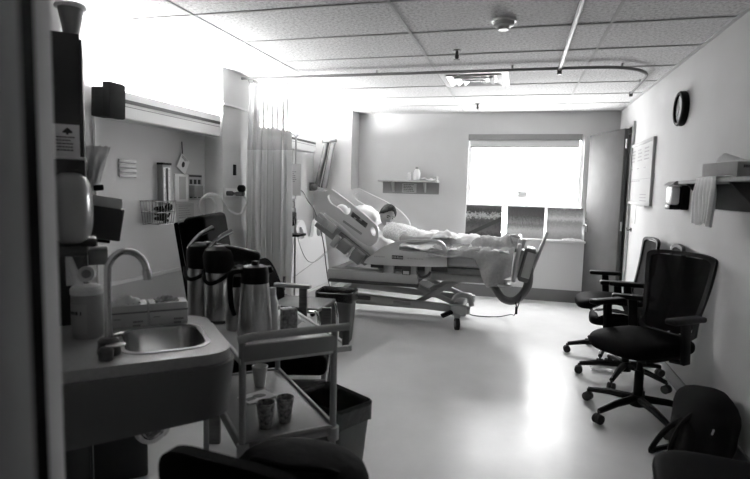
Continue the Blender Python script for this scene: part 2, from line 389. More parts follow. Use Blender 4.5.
# ------------------------------------------------------------------ ceiling things
def diffuser():
    x0, x1, y0, y1 = -.735, -.135, 4.817, 5.413; cx, cy = (x0+x1)/2, (y0+y1)/2
    t = thing('air_diffuser', 'square white ceiling air vent with dark slot beyond the curtain track', 'vent', (cx, cy, CE))
    g = G()
    for a, b, z0, z1, w_ in ((.30, .30, CE-.012, CE-.002, .05),):
        g.box(x0, x0+w_, y0, y1, z0, z1); g.box(x1-w_, x1, y0, y1, z0, z1); g.box(x0+w_, x1-w_, y0, y0+w_, z0, z1); g.box(x0+w_, x1-w_, y1-w_, y1, z0, z1)
    obj('frame', g, 'pale', t)
    for i, (r, z) in enumerate(((.24, CE-.012), (.17, CE-.022), (.10, CE-.03))):
        g = G()
        for s in range(4):
            R = Matrix.Translation((cx, cy, 0)) @ Matrix.Rotation(s*PI/2, 4, 'Z')
            gi = [(-r, -r, z-.012), (r, -r, z-.012), (r-.045, -r+.045, z+.006), (-r+.045, -r+.045, z+.006)]
            g._add(gi+[(a, b, c+.004) for a, b, c in gi], [(0, 1, 2, 3), (7, 6, 5, 4), (0, 4, 5, 1), (1, 5, 6, 2), (2, 6, 7, 3), (3, 7, 4, 0)], R)
        obj('louver', g, 'pale', t)
    obj('backing', G().box(x0+.05, x1-.05, y0+.05, y1-.05, CE-.004, CE-.002), 'grey', t)
diffuser()
t = thing('smoke_detector', 'round white smoke detector on the ceiling', 'smoke detector', (-.137, 3.42, CE))
obj('base', G().lathe([(.075, -.014), (.075, -.001)], (-.137, 3.42, CE)), 'pale', t)
obj('housing', G().lathe([(.0, -.06), (.032, -.06), (.036, -.045), (.06, -.035), (.064, -.014)], (-.137, 3.42, CE)), 'mid', t)
for x, y, l in ((-.49, 4.08, 'sprinkler head between the smoke detector and the curtain track'), (-.52, 6.55, 'small sprinkler head beyond the air vent, near the back wall')):
    t = thing('sprinkler', l, 'sprinkler', (x, y, CE), group='ceiling sprinklers')
    obj('escutcheon', G().lathe([(.032, -.006), (.03, -.001)], (x, y, CE)), 'sprink', t)
    g = G(); g.cyl((x, y, CE-.035), (x, y, CE-.005), .011); g.tube([(x-.012, y, CE-.035), (x-.014, y, CE-.05), (x, y, CE-.068), (x+.014, y, CE-.05), (x+.012, y, CE-.035)], .003, 6)
    g.ell((x, y, CE-.045), (.016, .016, .02)); obj('frame_arms', g, 'darkgrey', t); obj('deflector', G().lathe([(.024, -.072), (.024, -.066)], (x, y, CE)), 'sprink', t)
# curtain tracks
TZ = 2.395
arc = [(-2.56+i*.25, 4.64, TZ) for i in range(13)]+[(.56, 4.645, TZ)]+[(.56+.43*math.sin(a), 5.08-.435*math.cos(a), TZ) for a in [k*PI/2/10 for k in range(1, 11)]]+[(1.0, 5.3, TZ), (1.02, 5.85, TZ)]
t = thing('curtain_track', 'long curved curtain track under the ceiling over the patient bed', 'curtain track', (-.9, 4.64, TZ))
g = G(); g.tube(arc, .013, 6); obj('rail', g, 'track', t)
for p in ((-2.4, 4.64), (-1.25, 4.64), (-.1, 4.64), (.74, 4.69), (1.0, 5.35)):
    obj('bracket', G().cyl((p[0], p[1], TZ), (p[0], p[1], CE-.001), .009, n=8), 'mid', t)
obj('end_cap', G().box(1.005, 1.035, 5.84, 5.87, TZ-.03, TZ+.014), 'darkgrey', t)
t = thing('curtain_track', 'straight curtain track running from the doorway to the long curved one', 'curtain track', (.267, 3, TZ))
obj('rail', G().bar((.267, -.4, TZ-.012), (.267, 4.60, TZ-.012), .03, .022, .004), 'track', t)
obj('rail_groove', G().box(.262, .272, -.4, 4.60, TZ-.026, TZ-.0235), 'darkgrey', t)
for y in (.6, 2.2, 3.8): obj('bracket', G().cyl((.267, y, TZ), (.267, y, CE-.001), .009, n=8), 'mid', t)
obj('end_cap', G().box(.25, .284, 4.595, 4.62, TZ-.055, TZ+.002), 'darkgrey', t)

# ------------------------------------------------------------------ curtain
t = thing('privacy_curtain', 'gathered pale privacy curtain with a net header hanging between the bed bays', 'curtain', (-2.29, 4.64, .3))
def cur(u, v, z0, z1):
    z = z1+(z0-z1)*v
    k = (2.36-z)/1.9; s = 1+.1*math.sin(k*2.5)
    x = -2.285+(u-.5)*.42*s
    ph = u*2*PI*9.0
    a = .022+.03*min(1, k*1.5)
    return (x+.012*math.sin(ph*2+1), 4.64+a*math.sin(ph+.5*math.sin(u*13))+.012*math.sin(u*31+k*2), z)
obj('curtain_panel', G().sheet(lambda u, v: cur(u, v, .30, 1.735), 150, 16, .002), 'curtain', t, 80)
obj('net_header', G().sheet(lambda u, v: cur(u, v, 1.735, 2.345), 150, 8, .002), 'curtain_mesh', t, 80)
for k in range(9):
    x = -2.285+(k/8-.5)*.40; ph = 0
    obj('hook', G().tube([(x, 4.64, 2.33), (x+.004, 4.64, 2.352), (x, 4.64, 2.368), (x-.004, 4.64, 2.38)], .003, 6), 'darkgrey', t)

# ------------------------------------------------------------------ over-bed lights
def light(y0, y1, label, z0=1.84, z1=2.0, lens='lens'):
    t = thing('overbed_light', label, 'wall light', (-2.74, (y0+y1)/2, z0), group='over-bed wall lights')
    pr = [(-2.739, z0-.01), (-2.60, z0-.02), (-2.555, z0-.02), (-2.55, z0-.012), (-2.55, z1-.012), (-2.556, z1), (-2.575, z1), (-2.575, z1-.03), (-2.739, z1-.03)]
    g = G(); n = len(pr); g._add([(x, y, z) for y in (y0, y1) for x, z in pr], [(i, (i+1) % n, n+(i+1) % n, n+i) for i in range(n)]+[tuple(range(n))[::-1], tuple(n+i for i in range(n))])
    obj('body', g, 'fixture', t, 30)
    obj('stripe', G().box(-2.5505, -2.5475, y0+.0, y1, z0+.083, z0+.108), 'stripe', t)
    obj('groove', G().box(-2.5505, -2.549, y0, y1, z0+.060, z0+.064), 'darkgrey', t)
    obj('lamp_diffuser', G().box(-2.725, -2.585, y0+.03, y1-.03, z1-.029, z1-.015), lens, t)
    for y in (y0-.006, y1+.001): obj('end_cap', G().plate([(a, b) for a, b in pr[:7]]+[(-2.739, z1)], [], lambda a, b: (a, y, b), lambda a, b: (a, y+.005, b)), 'fixture', t)
    return t
light(3.07, 4.24, 'long over-bed wall light, nearest, with the black pouch on its end')
light(5.35, 6.53, 'far over-bed wall light half hidden by the curtain', 1.86, 2.03, 'lens_far')
t = thing('equipment_pouch', 'black pouch hung over the near end of the long wall light', 'pouch', (-2.62, 3.0, 1.8))
g = G(); g.ob((-2.64, 2.98, 1.915), (.10, .12, .19), (0, .04, .0), .012); g.ob((-2.56, 2.98, 1.925), (.06, .15, .225), (0, .03, .03), .01)
obj('body', g, 'blackf', t)
obj('hanging_ring', G().tube([(-2.55+.0, 3.03+.022*math.cos(a), 2.075+.035*math.sin(a)) for a in [k*2*PI/14 for k in range(14)]], .005, 6, True), 'chrome', t)
t = thing('wall_hook', 'small wire hook at the far end of the long wall light', 'hook', (-2.55, 4.26, 1.86))
obj('hook', G().tube([(-2.54, 4.255, 1.86), (-2.54, 4.255, 2.0)]+[(-2.54, 4.255+.018*math.sin(a), 2.02-.02*math.cos(a)) for a in [k*2*PI/10 for k in range(10)]], .004, 6), 'chrome', t)
struct('trim_7', G().box(-2.74, -2.725, 2.99, 3.0, .7, 1.84), 'trim')

# ------------------------------------------------------------------ things on the head wall
t = thing('name_plate_rack', 'stack of four narrow label holders on the head wall', 'label holder', (-2.74, 3.30, 1.43))
for k in range(4):
    z = 1.435+k*.034
    p = obj('label_strip', G().box(-2.739, -2.728, 3.215, 3.39, z, z+.029, .002), 'mid', t)
    obj('label_edge', G().box(-2.728, -2.722, 3.225, 3.38, z+.002, z+.006), 'darkgrey', p)
t = thing('blood_pressure_gauge', 'tall wall-mounted blood pressure gauge with a dark scale', 'gauge', (-2.74, 3.68, 1.22))
obj('backplate', G().box(-2.739, -2.69, 3.635, 3.735, 1.22, 1.545, .004), 'grey', t)
obj('scale', G().box(-2.69, -2.686, 3.645, 3.725, 1.25, 1.525), 'pale', t)
obj('mercury_tube', G().cyl((-2.684, 3.685, 1.25), (-2.684, 3.685, 1.52), .008, n=10), 'darkgrey', t)
g = G()
for k in range(27):
    z = 1.26+k*.0097; g.box(-2.6862, -2.6845, 3.65 if k % 5 == 0 else 3.658, 3.675, z, z+.003); g.box(-2.6862, -2.6845, 3.695, 3.72 if k % 5 == 0 else 3.712, z, z+.003)
obj('scale_marks', g, 'ink', t)
obj('top_cap', G().box(-2.739, -2.68, 3.63, 3.74, 1.545, 1.562, .003), 'black', t)
g = G(); g.ell((-2.675, 3.69, 1.215), (.03, .035, .03)); g.tube([(-2.67, 3.69, 1.2), (-2.66, 3.67, 1.15), (-2.665, 3.62, 1.13)], .008, 8, smooth=4); obj('reservoir', g, 'black', t)
t = thing('wire_basket', 'wire basket on the head wall holding a coiled cuff', 'basket', (-2.67, 3.55, 1.09))
g = G()
for z, a in ((1.265, 0), (1.09, .03), (1.18, .015)): g.tube([(-2.735, 3.425+a, z), (-2.60+a*.3, 3.425+a, z), (-2.60+a*.3, 3.675-a, z), (-2.735, 3.675-a, z)], .0035, 6, True)
for k in range(8):
    y = 3.43+k*.035; yb = 3.46+k*.0268; g.tube([(-2.735, y, 1.265), (-2.735, yb, 1.09), (-2.61, yb, 1.09), (-2.60, y, 1.265)], .0025, 6)
obj('wire_frame', g, 'chrome', t)
obj('coiled_cuff', G().tube([(-2.665+.03*math.cos(a), 3.58+.055*math.sin(a), 1.105+.012*a/2) for a in [k*.5 for k in range(38)]], .014, 7), 'black', t)
t = thing('hanging_tag', 'square paper tag hanging crooked from a nail on the head wall', 'tag', (-2.735, 3.96, 1.5))
TM = Matrix.Translation((-2.725, 3.955, 1.565)) @ Matrix.Rotation(-.55, 4, 'X')
obj('card', G(TM).box(-.002, .002, -.065, .065, -.065, .065), 'paper', t)
g = G(TM); g.ell((.003, .0, -.005), (.001, .02, .026)); text_marks(g, (.002, -.05, .05), (0, 1, 0), (0, 0, 1), .1, 2, .014, .006)
obj('print', g, 'ink', t); obj('cord', G().tube([(-2.73, 3.955, 1.64), (-2.735, 3.955, 1.75)], .004, 6), 'darkgrey', t)
t = thing('card_holder', 'shiny clear card holder beside a printed chart on the head wall', 'card holder', (-2.735, 3.93, 1.25))
obj('sleeve', G().box(-2.739, -2.726, 3.845, 4.03, 1.25, 1.48, .003), 'pale', t)
obj('card', G().box(-2.726, -2.7245, 3.90, 3.99, 1.27, 1.46), 'wb', t)
t = thing('picture_chart', 'grey chart of small pictures on the head wall right of the card holder', 'chart', (-2.735, 4.13, 1.26))
obj('sheet', G().box(-2.739, -2.733, 4.04, 4.245, 1.262, 1.485), 'mid', t)
g = G()
for i in range(3):
    for j in range(3): g.box(-2.7333, -2.731, 4.055+i*.062, 4.095+i*.062, 1.28+j*.06, 1.32+j*.06, .004)
g.box(-2.7333, -2.731, 4.05, 4.235, 1.462, 1.478)
obj('print', g, 'ink', t)
t = thing('notice', 'pale typed notice on the head wall below the card holder', 'notice', (-2.735, 4.0, 1.07))
obj('sheet', G().box(-2.739, -2.735, 3.875, 4.12, 1.075, 1.235), 'mid', t)
g = G(); text_marks(g, (-2.7355, 3.90, 1.21), (0, 1, 0), (0, 0, 1), .2, 7, .019, .006); obj('print', g, 'grey', t)
# oxygen regulator and hose on the column
t = thing('oxygen_regulator', 'wall oxygen regulator with a dark dial and a coiled hose on the column', 'regulator', (-2.55, 4.55, 1.15))
obj('backplate', G().box(-2.559, -2.55, 4.33, 4.60, 1.29, 1.37, .002), 'pale', t)
g = G(); g.cyl((-2.55, 4.36, 1.325), (-2.50, 4.36, 1.325), .022); g.cyl((-2.55, 4.52, 1.32), (-2.47, 4.52, 1.32), .02); g.cyl((-2.49, 4.36, 1.325), (-2.49, 4.54, 1.322), .012)
obj('valve', g, 'darkgrey', t)
obj('dial', G().cyl((-2.50, 4.50, 1.37), (-2.46, 4.485, 1.37), .033), 'black', t)
g = G(); g.tube([(-2.47, 4.52, 1.30), (-2.47, 4.57, 1.24), (-2.48, 4.51, 1.15), (-2.50, 4.40, 1.14), (-2.52, 4.28, 1.22), (-2.54, 4.20, 1.30), (-2.57, 4.08, 1.32), (-2.60, 4.0, 1.25), (-2.60, 4.02, 1.16), (-2.58, 4.12, 1.13), (-2.56, 4.18, 1.2), (-2.57, 4.12, 1.29), (-2.6, 4.02, 1.27)], .008, 8, smooth=5)
obj('hose', g, 'bedw', t)
single('outlet_box', G().box(-2.7395, -2.68, 4.05, 4.18, 1.29, 1.39, .004), 'grey', 'small grey box on the head wall behind the coiled hose', 'outlet box')
single('wall_switch', G().box(-2.559, -2.55, 4.475, 4.525, 1.49, 1.59, .003), 'black', 'small black switch plate on the column above the regulator', 'switch')
# ------------------------------------------------------------------ hospital bed
YN, YF = 5.20, 6.20
bed = thing('hospital_bed', 'adjustable hospital bed with raised head section and slotted side rails', 'bed', (-.95, 5.7, 0))
# low rolling base
g = G()
for y in (5.38, 6.02): g.bar((-1.95, y, .27), (-.42, y, .20), .07, .075, .008)
g.box(-.62, -.50, 5.34, 6.06, .15, .24, .01); g.box(-1.98, -1.86, 5.34, 6.06, .2, .3, .01)
obj('base_frame', g, 'bedm', bed)
obj('base_sticker', G().box(-1.72, -1.45, 5.330, 5.344, .235, .275), 'darkgrey', bed); obj('base_sticker', G().box(-1.20, -1.02, 5.330, 5.344, .215, .25), 'grey', bed)
g = G(); g.box(-1.96, -.50, 5.62, 5.78, .12, .155, .01); obj('lower_beam', g, 'bedm', bed)
for y in (5.36, 6.02): obj('caster_housing', G().ob((-.53, y, .20), (.16, .09, .11), bev=.02), 'bedm', bed)
for x in (-.54, -1.9):
    for y in (5.34, 6.04):
        c = obj('caster', G().cyl((x-.019, y-.006, .062), (x+.019, y+.006, .062), .062), 'rubber', bed)
        obj('caster_hub', G().cyl((x-.024, y-.007, .062), (x+.024, y+.007, .062), .03), 'grey', c)
        obj('caster_fork', G().box(x-.032, x+.032, y-.03, y+.03, .125, .17, .008), 'bedm', c)
obj('brake_pedal', G().ob((-.64, 5.30, .165), (.12, .07, .035), (0, -.4, .4), .01), 'black', bed)
g = G(); g.tube([(-.60, 5.40, .27), (-.56, 5.44, .33), (-.48, 5.46, .335), (-.43, 5.46, .31), (-.41, 5.46, .23)], .026, 10, smooth=4); obj('foot_bumper', g, 'bedw', bed)
# scissor lift
for y in (5.42, 5.98):
    for p, q in (((-1.0, .22), (-.46, .54)), ((-1.0, .41), (-.50, .22)), ((-1.85, .25), (-1.45, .46))):
        obj('lift_arm', G().bar((p[0], y+.016*(p[1] > .3), p[1]), (q[0], y+.016*(p[1] > .3), q[1]), .03, .05, .005), 'bedm', bed)
# upper frame
g = G()
g.box(-1.87, -.93, YN-.02, YN+.05, .465, .56, .006); g.box(-1.87, -.1, YN+.09, YN+.16, .50, .57, .006); g.box(-1.87, -.1, YF-.12, YF-.05, .50, .57, .006)
for x in (-1.84, -1.0, -.2): g.box(x-.04, x+.04, YN, YF-.05, .49, .55)
obj('upper_frame', g, 'bedg', bed)
g = G(); g.box(-1.86, -.92, YN-.022, YN+.05, .43, .463, .004); g.box(-1.5, -1.0, 5.45, 5.95, .38, .44, .02); obj('frame_underside', g, 'darkgrey', bed)
# dark mattress deck
g = G(); g.box(-1.36, -.05, YN+.06, YF-.06, .575, .64, .01)
HD = Matrix.Translation((-1.36, 5.7, .61)) @ Matrix.Rotation(math.radians(35), 4, 'Y')
g.m = HD; g.box(-.80, 0, -.44, .44, -.03, .03, .01)
obj('deck', g, 'grey', bed)
g = G(HD)
g.box(-.78, -.1, -.5, -.44, -.07, -.02, .01); g.box(-.66, -.52, -.53, -.44, -.06, .06, .01); g.box(-.45, -.33, -.535, -.44, -.1, .02, .01); g.box(-.28, -.16, -.535, -.44, -.1, .02, .01)
obj('head_bracket', g, 'grey', bed)
g = G(HD); g.box(-.80, -.56, -.55, -.50, -.0, .09, .006); g.box(-.78, -.72, -.56, -.55, .02, .06); g.box(-.68, -.64, -.56, -.55, .02, .06); g.box(-.52, -.46, -.55, -.50, -.11, .02, .006); g.box(-.31, -.29, -.54, -.5, -.1, .02)
obj('head_fittings', g, 'mid', bed)
for x0, x1 in ((-1.28, -1.17), (-1.02, -.94), (-.86, -.80)): obj('rail_support', G().box(x0, x1, YN-.015, YN+.03, .53, .67, .008), 'bedg', bed)
g = G(); g.box(-1.09, -1.0, YN-.02, YN+.03, .545, .64, .006); g.tube([(-.93, 5.17, .6), (-.9, 5.17, .54), (-.83, 5.17, .56), (-.8, 5.17, .6)], .012, 8, smooth=3); obj('latch_box', g, 'darkgrey', bed)
obj('latch_window', G().box(-1.075, -1.015, YN-.023, YN-.0205, .56, .59), 'bedw', bed)
# mattress
g = G(); g.box(-1.30, -.06, YN+.07, YF-.07, .64, .77, .045, seg=3)
g.m = HD; g.box(-.80, .02, -.42, .42, .03, .14, .045, seg=3)
obj('mattress', g, 'linen', bed)
# side rails
def rail(name, outer, holes, y, t=.045, smooth=3):
    return obj(name, G().plate(outer, holes, lambda a, b: (a, y, b), lambda a, b: (a, y+t, b), smooth), 'bedw', bed, 50)
HR = [(-1.993, 1.217), (-1.967, 1.286), (-1.91, 1.364), (-1.86, 1.382), (-1.805, 1.358), (-1.625, 1.237), (-1.394, 1.06), (-1.343, 0.987), (-1.346, 0.894), (-1.388, 0.837), (-1.449, 0.825), (-1.583, 0.9), (-1.728, 1.021), (-1.928, 1.15)]
HH = [(-1.884, 1.311), (-1.841, 1.32), (-1.705, 1.243), (-1.642, 1.203), (-1.641, 1.152), (-1.685, 1.13), (-1.758, 1.187), (-1.848, 1.238)]
HS = [(-1.42, 1.009), (-1.396, 1.018), (-1.369, 0.972), (-1.373, 0.927), (-1.397, 0.931), (-1.419, 0.97)]
r1 = rail('side_rail', HR, [HH, HS], YN-.02)
PC, PS_ = [(-1.617, 1.167), (-1.448, 1.047), (-1.471, 0.999), (-1.637, 1.119)], [(-1.707, 1.074), (-1.507, 0.95), (-1.518, 0.929), (-1.718, 1.053)]
obj('control_panel', G().plate(PC, [], lambda a, b: (a, YN-.026, b), lambda a, b: (a, YN-.019, b)), 'grey', r1)
g = G()
c0, c1, c3 = [Vector(PC[i]) for i in (0, 1, 3)]; ex = c1-c0; ey = c3-c0
for i in range(6):
    for j in range(2):
        if (i*3+j) % 5 == 4: continue
        p = c0+ex*(.08+i*.15)+ey*(.18+j*.4)
        g.ob((p.x+ex.x*.05+ey.x*.13, YN-.027, p.y+ex.y*.05+ey.y*.13), (.034, .006, .03), (0, -math.atan2(ex.y, ex.x), 0), .004)
obj('button', g, 'ink', r1)
obj('grip_groove', G().plate(PS_, [], lambda a, b: (a, YN-.0225, b), lambda a, b: (a, YN-.019, b)), 'grey', r1)
MR = [(-1.466, 0.674), (-1.406, 0.731), (-1.276, 0.828), (-1.108, 0.892), (-0.934, 0.911), (-0.781, 0.918), (-0.689, 0.892), (-0.646, 0.817), (-0.641, 0.682), (-0.66, 0.66), (-1.065, 0.642), (-1.44, 0.641)]
MH = [(-1.123, 0.819), (-1.083, 0.873), (-0.831, 0.895), (-0.729, 0.88), (-0.693, 0.838), (-0.726, 0.802), (-1.07, 0.791)]
r2 = rail('side_rail', MR, [MH], YN-.035)
BG = [(-1.194, 0.743), (-1.074, 0.75), (-1.073, 0.708), (-1.193, 0.701)]
cx = sum(p[0] for p in BG)/4; cz = sum(p[1] for p in BG)/4
bd = obj('badge', G().ob((cx, YN-.037, cz), (.115, .006, .038), bev=.0025), 'darkgrey', r2)
def font(name, body, size, loc, rot, m, parent, ext=.0006):
    cu = bpy.data.curves.new(name, 'FONT'); cu.body = body; cu.size = size; cu.align_x = 'CENTER'; cu.align_y = 'CENTER'; cu.extrude = ext
    o = bpy.data.objects.new(name, cu); me = bpy.data.meshes.new_from_object(o); bpy.data.objects.remove(o)
    me.transform(Matrix.Translation(loc) @ Euler(rot).to_matrix().to_4x4())
    g = G(); g.bm.from_mesh(me); return obj(name, g, m, parent)
font('badge_lettering', 'Hill-Rom', .03, (cx, YN-.0405, cz), (PI/2, 0, 0), 'bedw', bd)
g = G(); text_marks(g, (cx-.24, YN-.0355, cz-.01), (1, 0, 0), (0, 0, 1), .11, 1, .02, .014, 1); text_marks(g, (cx+.10, YN-.0355, cz-.01), (1, 0, 0), (0, 0, 1), .16, 1, .02, .012, 1)
obj('rail_print', g, 'mid', r2)
g = G(); g.box(-1.42, -.64, YN+.01, YN+.03, .60, .67); obj('rail_link', g, 'darkgrey', bed)
FR = [(-1.988, 1.303), (-1.952, 1.376), (-1.877, 1.401), (-1.764, 1.356), (-1.441, 1.211), (-1.268, 1.076), (-1.217, 0.972), (-1.287, 0.898), (-1.459, 0.986), (-1.709, 1.143), (-1.936, 1.208)]
FH = [(-1.913, 1.317), (-1.838, 1.342), (-1.662, 1.252), (-1.586, 1.171), (-1.66, 1.157), (-1.861, 1.246)]
r3 = rail('side_rail', FR, [FH], YF-.02)
F2 = [(-1.139, 0.867), (-1.064, 0.908), (-0.939, 0.924), (-0.79, 0.92), (-0.703, 0.887), (-0.688, 0.801), (-0.71, 0.738), (-1.122, 0.742)]
F2H = [(-1.038, 0.872), (-0.938, 0.894), (-0.888, 0.879), (-0.892, 0.841), (-1.024, 0.835)]
r4 = rail('side_rail', F2, [F2H], YF-.02)
# foot end
g = G(); FM = Matrix.Translation((-.01, 5.7, .55)) @ Matrix.Rotation(.12, 4, 'Y')
g.m = FM; g.box(-.02, .02, -.44, .44, -.02, .36, .018, seg=3); g.box(-.02, .02, -.34, .34, .30, .40, .018, seg=3)
obj('footboard', g, 'bedw', bed)
g = G(); g.tube([(-.03, 5.33, .90), (-.06, 5.34, .97), (-.01, 5.40, .97), (.05, 5.50, .92), (.05, 5.52, .8)], .014, 8, smooth=4); obj('foot_grip', g, 'mid', bed)
g = G(); g.m = Matrix.Translation((.11, 5.42, .70)) @ Matrix.Rotation(.22, 4, 'Y')
g.box(-.055, .055, -.13, .13, -.17, .17, .03, seg=3); sa = obj('foot_control_box', g, 'bing', bed)
g = G(); g.m = Matrix.Translation((.11, 5.42, .70)) @ Matrix.Rotation(.22, 4, 'Y'); g.box(-.03, .05, -.137, -.13, -.12, .13, .003); g.box(-.09, -.057, -.1, .1, -.15, .13, .01); obj('box_label', g, 'mid', sa)
g = G(); g.tube([(.13, 5.40, .66), (.13, 5.36, .52), (.09, 5.34, .42), (.0, 5.34, .34), (-.10, 5.36, .35), (-.18, 5.40, .44), (-.24, 5.44, .54)], [.042, .042, .04, .038, .038, .036, .034], 10, smooth=5); obj('foot_arm', g, 'bing', bed)
g = G(); g.bar((.155, 5.42, .62), (.285, 5.44, 1.02), .05, .03, .01); obj('foot_post', g, 'mid', bed)
g = G(); g.bar((.06, 5.6, .84), (.085, 5.6, .93), .04, .03, .01); obj('foot_peg', g, 'mid', bed)
obj('foot_pad', G().box(-.16, -.03, 5.32, 5.6, .475, .5, .005), 'bedw', bed)
single('power_cable', G().tube([(-.50, 6.0, .05), (-.45, 6.02, .008), (-.30, 6.0, .008), (-.15, 6.05, .008), (-.02, 5.8, .10), (.02, 5.34, .21), (.07, 5.30, .4)], .006, 6, smooth=5), 'darkgrey', 'thin cable from the foot of the bed trailing on the floor', 'cable')
g = G(); g.cyl((.03, 5.30, .22), (.03, 5.30, .29), .012); g.cyl((.03, 5.30, .29), (.02, 5.31, .34), .006); obj('hanging_plug', g, 'black', bed)

# pillow
g = G(); PM = Matrix.Translation((-1.63, 5.78, 1.09)) @ Matrix.Rotation(math.radians(38), 4, 'Y')
g.m = PM
def pil(u, v, s):
    a, b = (u-.5)*2, (v-.5)*2
    h = max(0, (1-abs(a)**2.6)*(1-abs(b)**2.6))**.5
    return (a*.145*(1-.05*b*b), b*.27*(1-.05*a*a), s*h*.10+.006*noise.noise((a*3, b*3, s)))
g.sheet(lambda u, v: pil(u, v, 1), 24, 30); g.sheet(lambda u, v: pil(u, v, -1), 24, 30); bmesh.ops.remove_doubles(g.bm, verts=g.bm.verts, dist=.004)
single('pillow', g, 'linen', 'plump white pillow behind the patient\'s head', 'pillow', angle=80)
g = G(); g.ell((-1.77, 5.32, 1.165), (.07, .08, .06), (0, .7, 0)); single('towel_roll', g, 'linen', 'round white towel roll seen through the raised head rail', 'towel')

# ------------------------------------------------------------------ patient
def skin(chain, name):
    me = bpy.data.meshes.new(name); V_, E_, R_ = [], [], []
    def add(path, link=None):
        prev = link
        for p, r in path:
            V_.append(p); R_.append(r); i = len(V_)-1
            if prev is not None: E_.append((prev, i))
            prev = i
        return prev
    return V_, E_, R_, add
V_, E_, R_, add = skin(None, 'b')
pel = add([((-1.0, 5.72, .845), .10)]); ch = add([((-1.15, 5.72, .88), .10), ((-1.29, 5.71, .935), .105)], pel)
nk = add([((-1.36, 5.70, 1.0), .056), ((-1.38, 5.69, 1.05), .053)], ch)
shN = add([((-1.33, 5.56, .945), .062)], ch); shF = add([((-1.33, 5.87, .945), .062)], ch)
elN = add([((-1.16, 5.45, .90), .046), ((-1.05, 5.43, .875), .042)], shN); wrN = add([((-.93, 5.47, .885), .036), ((-.83, 5.52, .885), .028)], elN)
elF = add([((-1.12, 5.98, .90), .048), ((-1.03, 6.0, .88), .042)], shF); wrF = add([((-.92, 5.95, .885), .036), ((-.82, 5.90, .885), .028)], elF)
for wr, s in ((wrN, 1), (wrF, -1)):
    w_ = Vector(V_[wr]); pm = add([(tuple(w_+Vector((.045, .012*s, .012))), .028)], wr)
    p_ = Vector(V_[pm])
    for k, l in ((-1.5, .07), (-.5, .08), (.5, .078), (1.5, .062)):
        a = p_+Vector((.04, .016*k*s, .002)); b = a+Vector((l*.5, .004*s, .002)); c = b+Vector((l*.42, .004*s, -.018))
        add([(tuple(a), .0115), (tuple(b), .010), (tuple(c), .0085)], pm)
    a = p_+Vector((.0, .03*s, .0)); add([(tuple(a), .013), (tuple(a+Vector((.03, .02*s, -.002))), .011), (tuple(a+Vector((.055, .022*s, -.01))), .0095)], pm)
for y in (5.62, 5.82):
    add([((-.90, y, .835), .08), ((-.70, y, .83), .066), ((-.50, y, .835), .056), ((-.30, y, .83), .05), ((-.15, y, .82), .04), ((-.11, y, .86), .036), ((-.10, y, .895), .028)], pel)
me = bpy.data.meshes.new('b'); me.from_pydata(V_, E_, []); tmp = bpy.data.objects.new('b', me); COL.objects.link(tmp)
tmp.modifiers.new('s', 'SKIN')
for i, r in enumerate(R_): me.skin_vertices[0].data[i].radius = (r, r)
me.skin_vertices[0].data[0].use_root = True
md = tmp.modifiers.new('u', 'SUBSURF'); md.levels = 2; md.render_levels = 2
bpy.context.view_layer.update()
ev = bpy.data.meshes.new_from_object(tmp.evaluated_get(bpy.context.evaluated_depsgraph_get()))
g = G(); g.bm.from_mesh(ev); bpy.data.objects.remove(tmp)
# head: up axis, face direction
hup = Vector((.40, -.14, .90)).normalized(); hf = Vector((.55, -.78, -.30)); hf = (hf-hup*hf.dot(hup)).normalized(); hl = hup.cross(hf)
HC = Vector((-1.37, 5.675, 1.11))
HM = Matrix.Translation(HC) @ Matrix((hf, hl, hup)).transposed().to_4x4()
def headpt(u, v):
    th = PI*v; ph = 2*PI*u
    x, y, z = math.sin(th)*math.cos(ph), math.sin(th)*math.sin(ph), math.cos(th)
    px, py, pz = x*.095, y*.074, z*.112
    if z < 0: py *= 1-.28*z*z; px *= 1-.05*z*z
    if x > 0:                                        # face: flatter front, brow, nose, chin
        px = px*.94
        nose = math.exp(-(y/.13)**2)*(math.exp(-((z+.18)/.16)**2)*.026+math.exp(-((z-.0)/.2)**2)*.010); px += nose
        px += .007*math.exp(-((z-.2)/.1)**2)*math.exp(-(y/.5)**2)           # brow
        px -= .010*(math.exp(-((y-.38)/.16)**2)+math.exp(-((y+.38)/.16)**2))*math.exp(-((z-.06)/.1)**2)   # eye sockets
        px += .008*math.exp(-((z+.5)/.09)**2)*math.exp(-(y/.25)**2)         # lips
        px += .016*math.exp(-((z+.82)/.16)**2)*math.exp(-(y/.3)**2)         # chin
    else: px *= 1.06
    return (px, py, pz)
h = G(HM); h.sheet(lambda u, v: headpt(u, v), 56, 40)
for s in (1, -1):
    h.ell((-.008, s*.074, -.005), (.026, .010, .034), (0, .15, s*.35), 14); h.ell((-.004, s*.08, -.006), (.014, .008, .02), (0, .15, s*.4), 12)
tm = bpy.data.meshes.new('h'); bmesh.ops.remove_doubles(h.bm, verts=h.bm.verts, dist=1e-4); h.bm.to_mesh(tm); h.bm.free(); g.bm.from_mesh(tm)
tm2 = bpy.data.meshes.new('p'); g.bm.to_mesh(tm2); tmp = bpy.data.objects.new('p', tm2); COL.objects.link(tmp)
rm = tmp.modifiers.new('r', 'REMESH'); rm.mode = 'VOXEL'; rm.voxel_size = .0065; rm.use_smooth_shade = True
sm = tmp.modifiers.new('s', 'SMOOTH'); sm.factor = .5; sm.iterations = 2
bpy.context.view_layer.update()
ev = bpy.data.meshes.new_from_object(tmp.evaluated_get(bpy.context.evaluated_depsgraph_get())); bpy.data.objects.remove(tmp)
g = G(); g.bm.from_mesh(ev)
per = single('person', g, 'skin', 'person in a hospital gown sitting up in the bed under a blanket', 'person', angle=180)
g = G(HM)
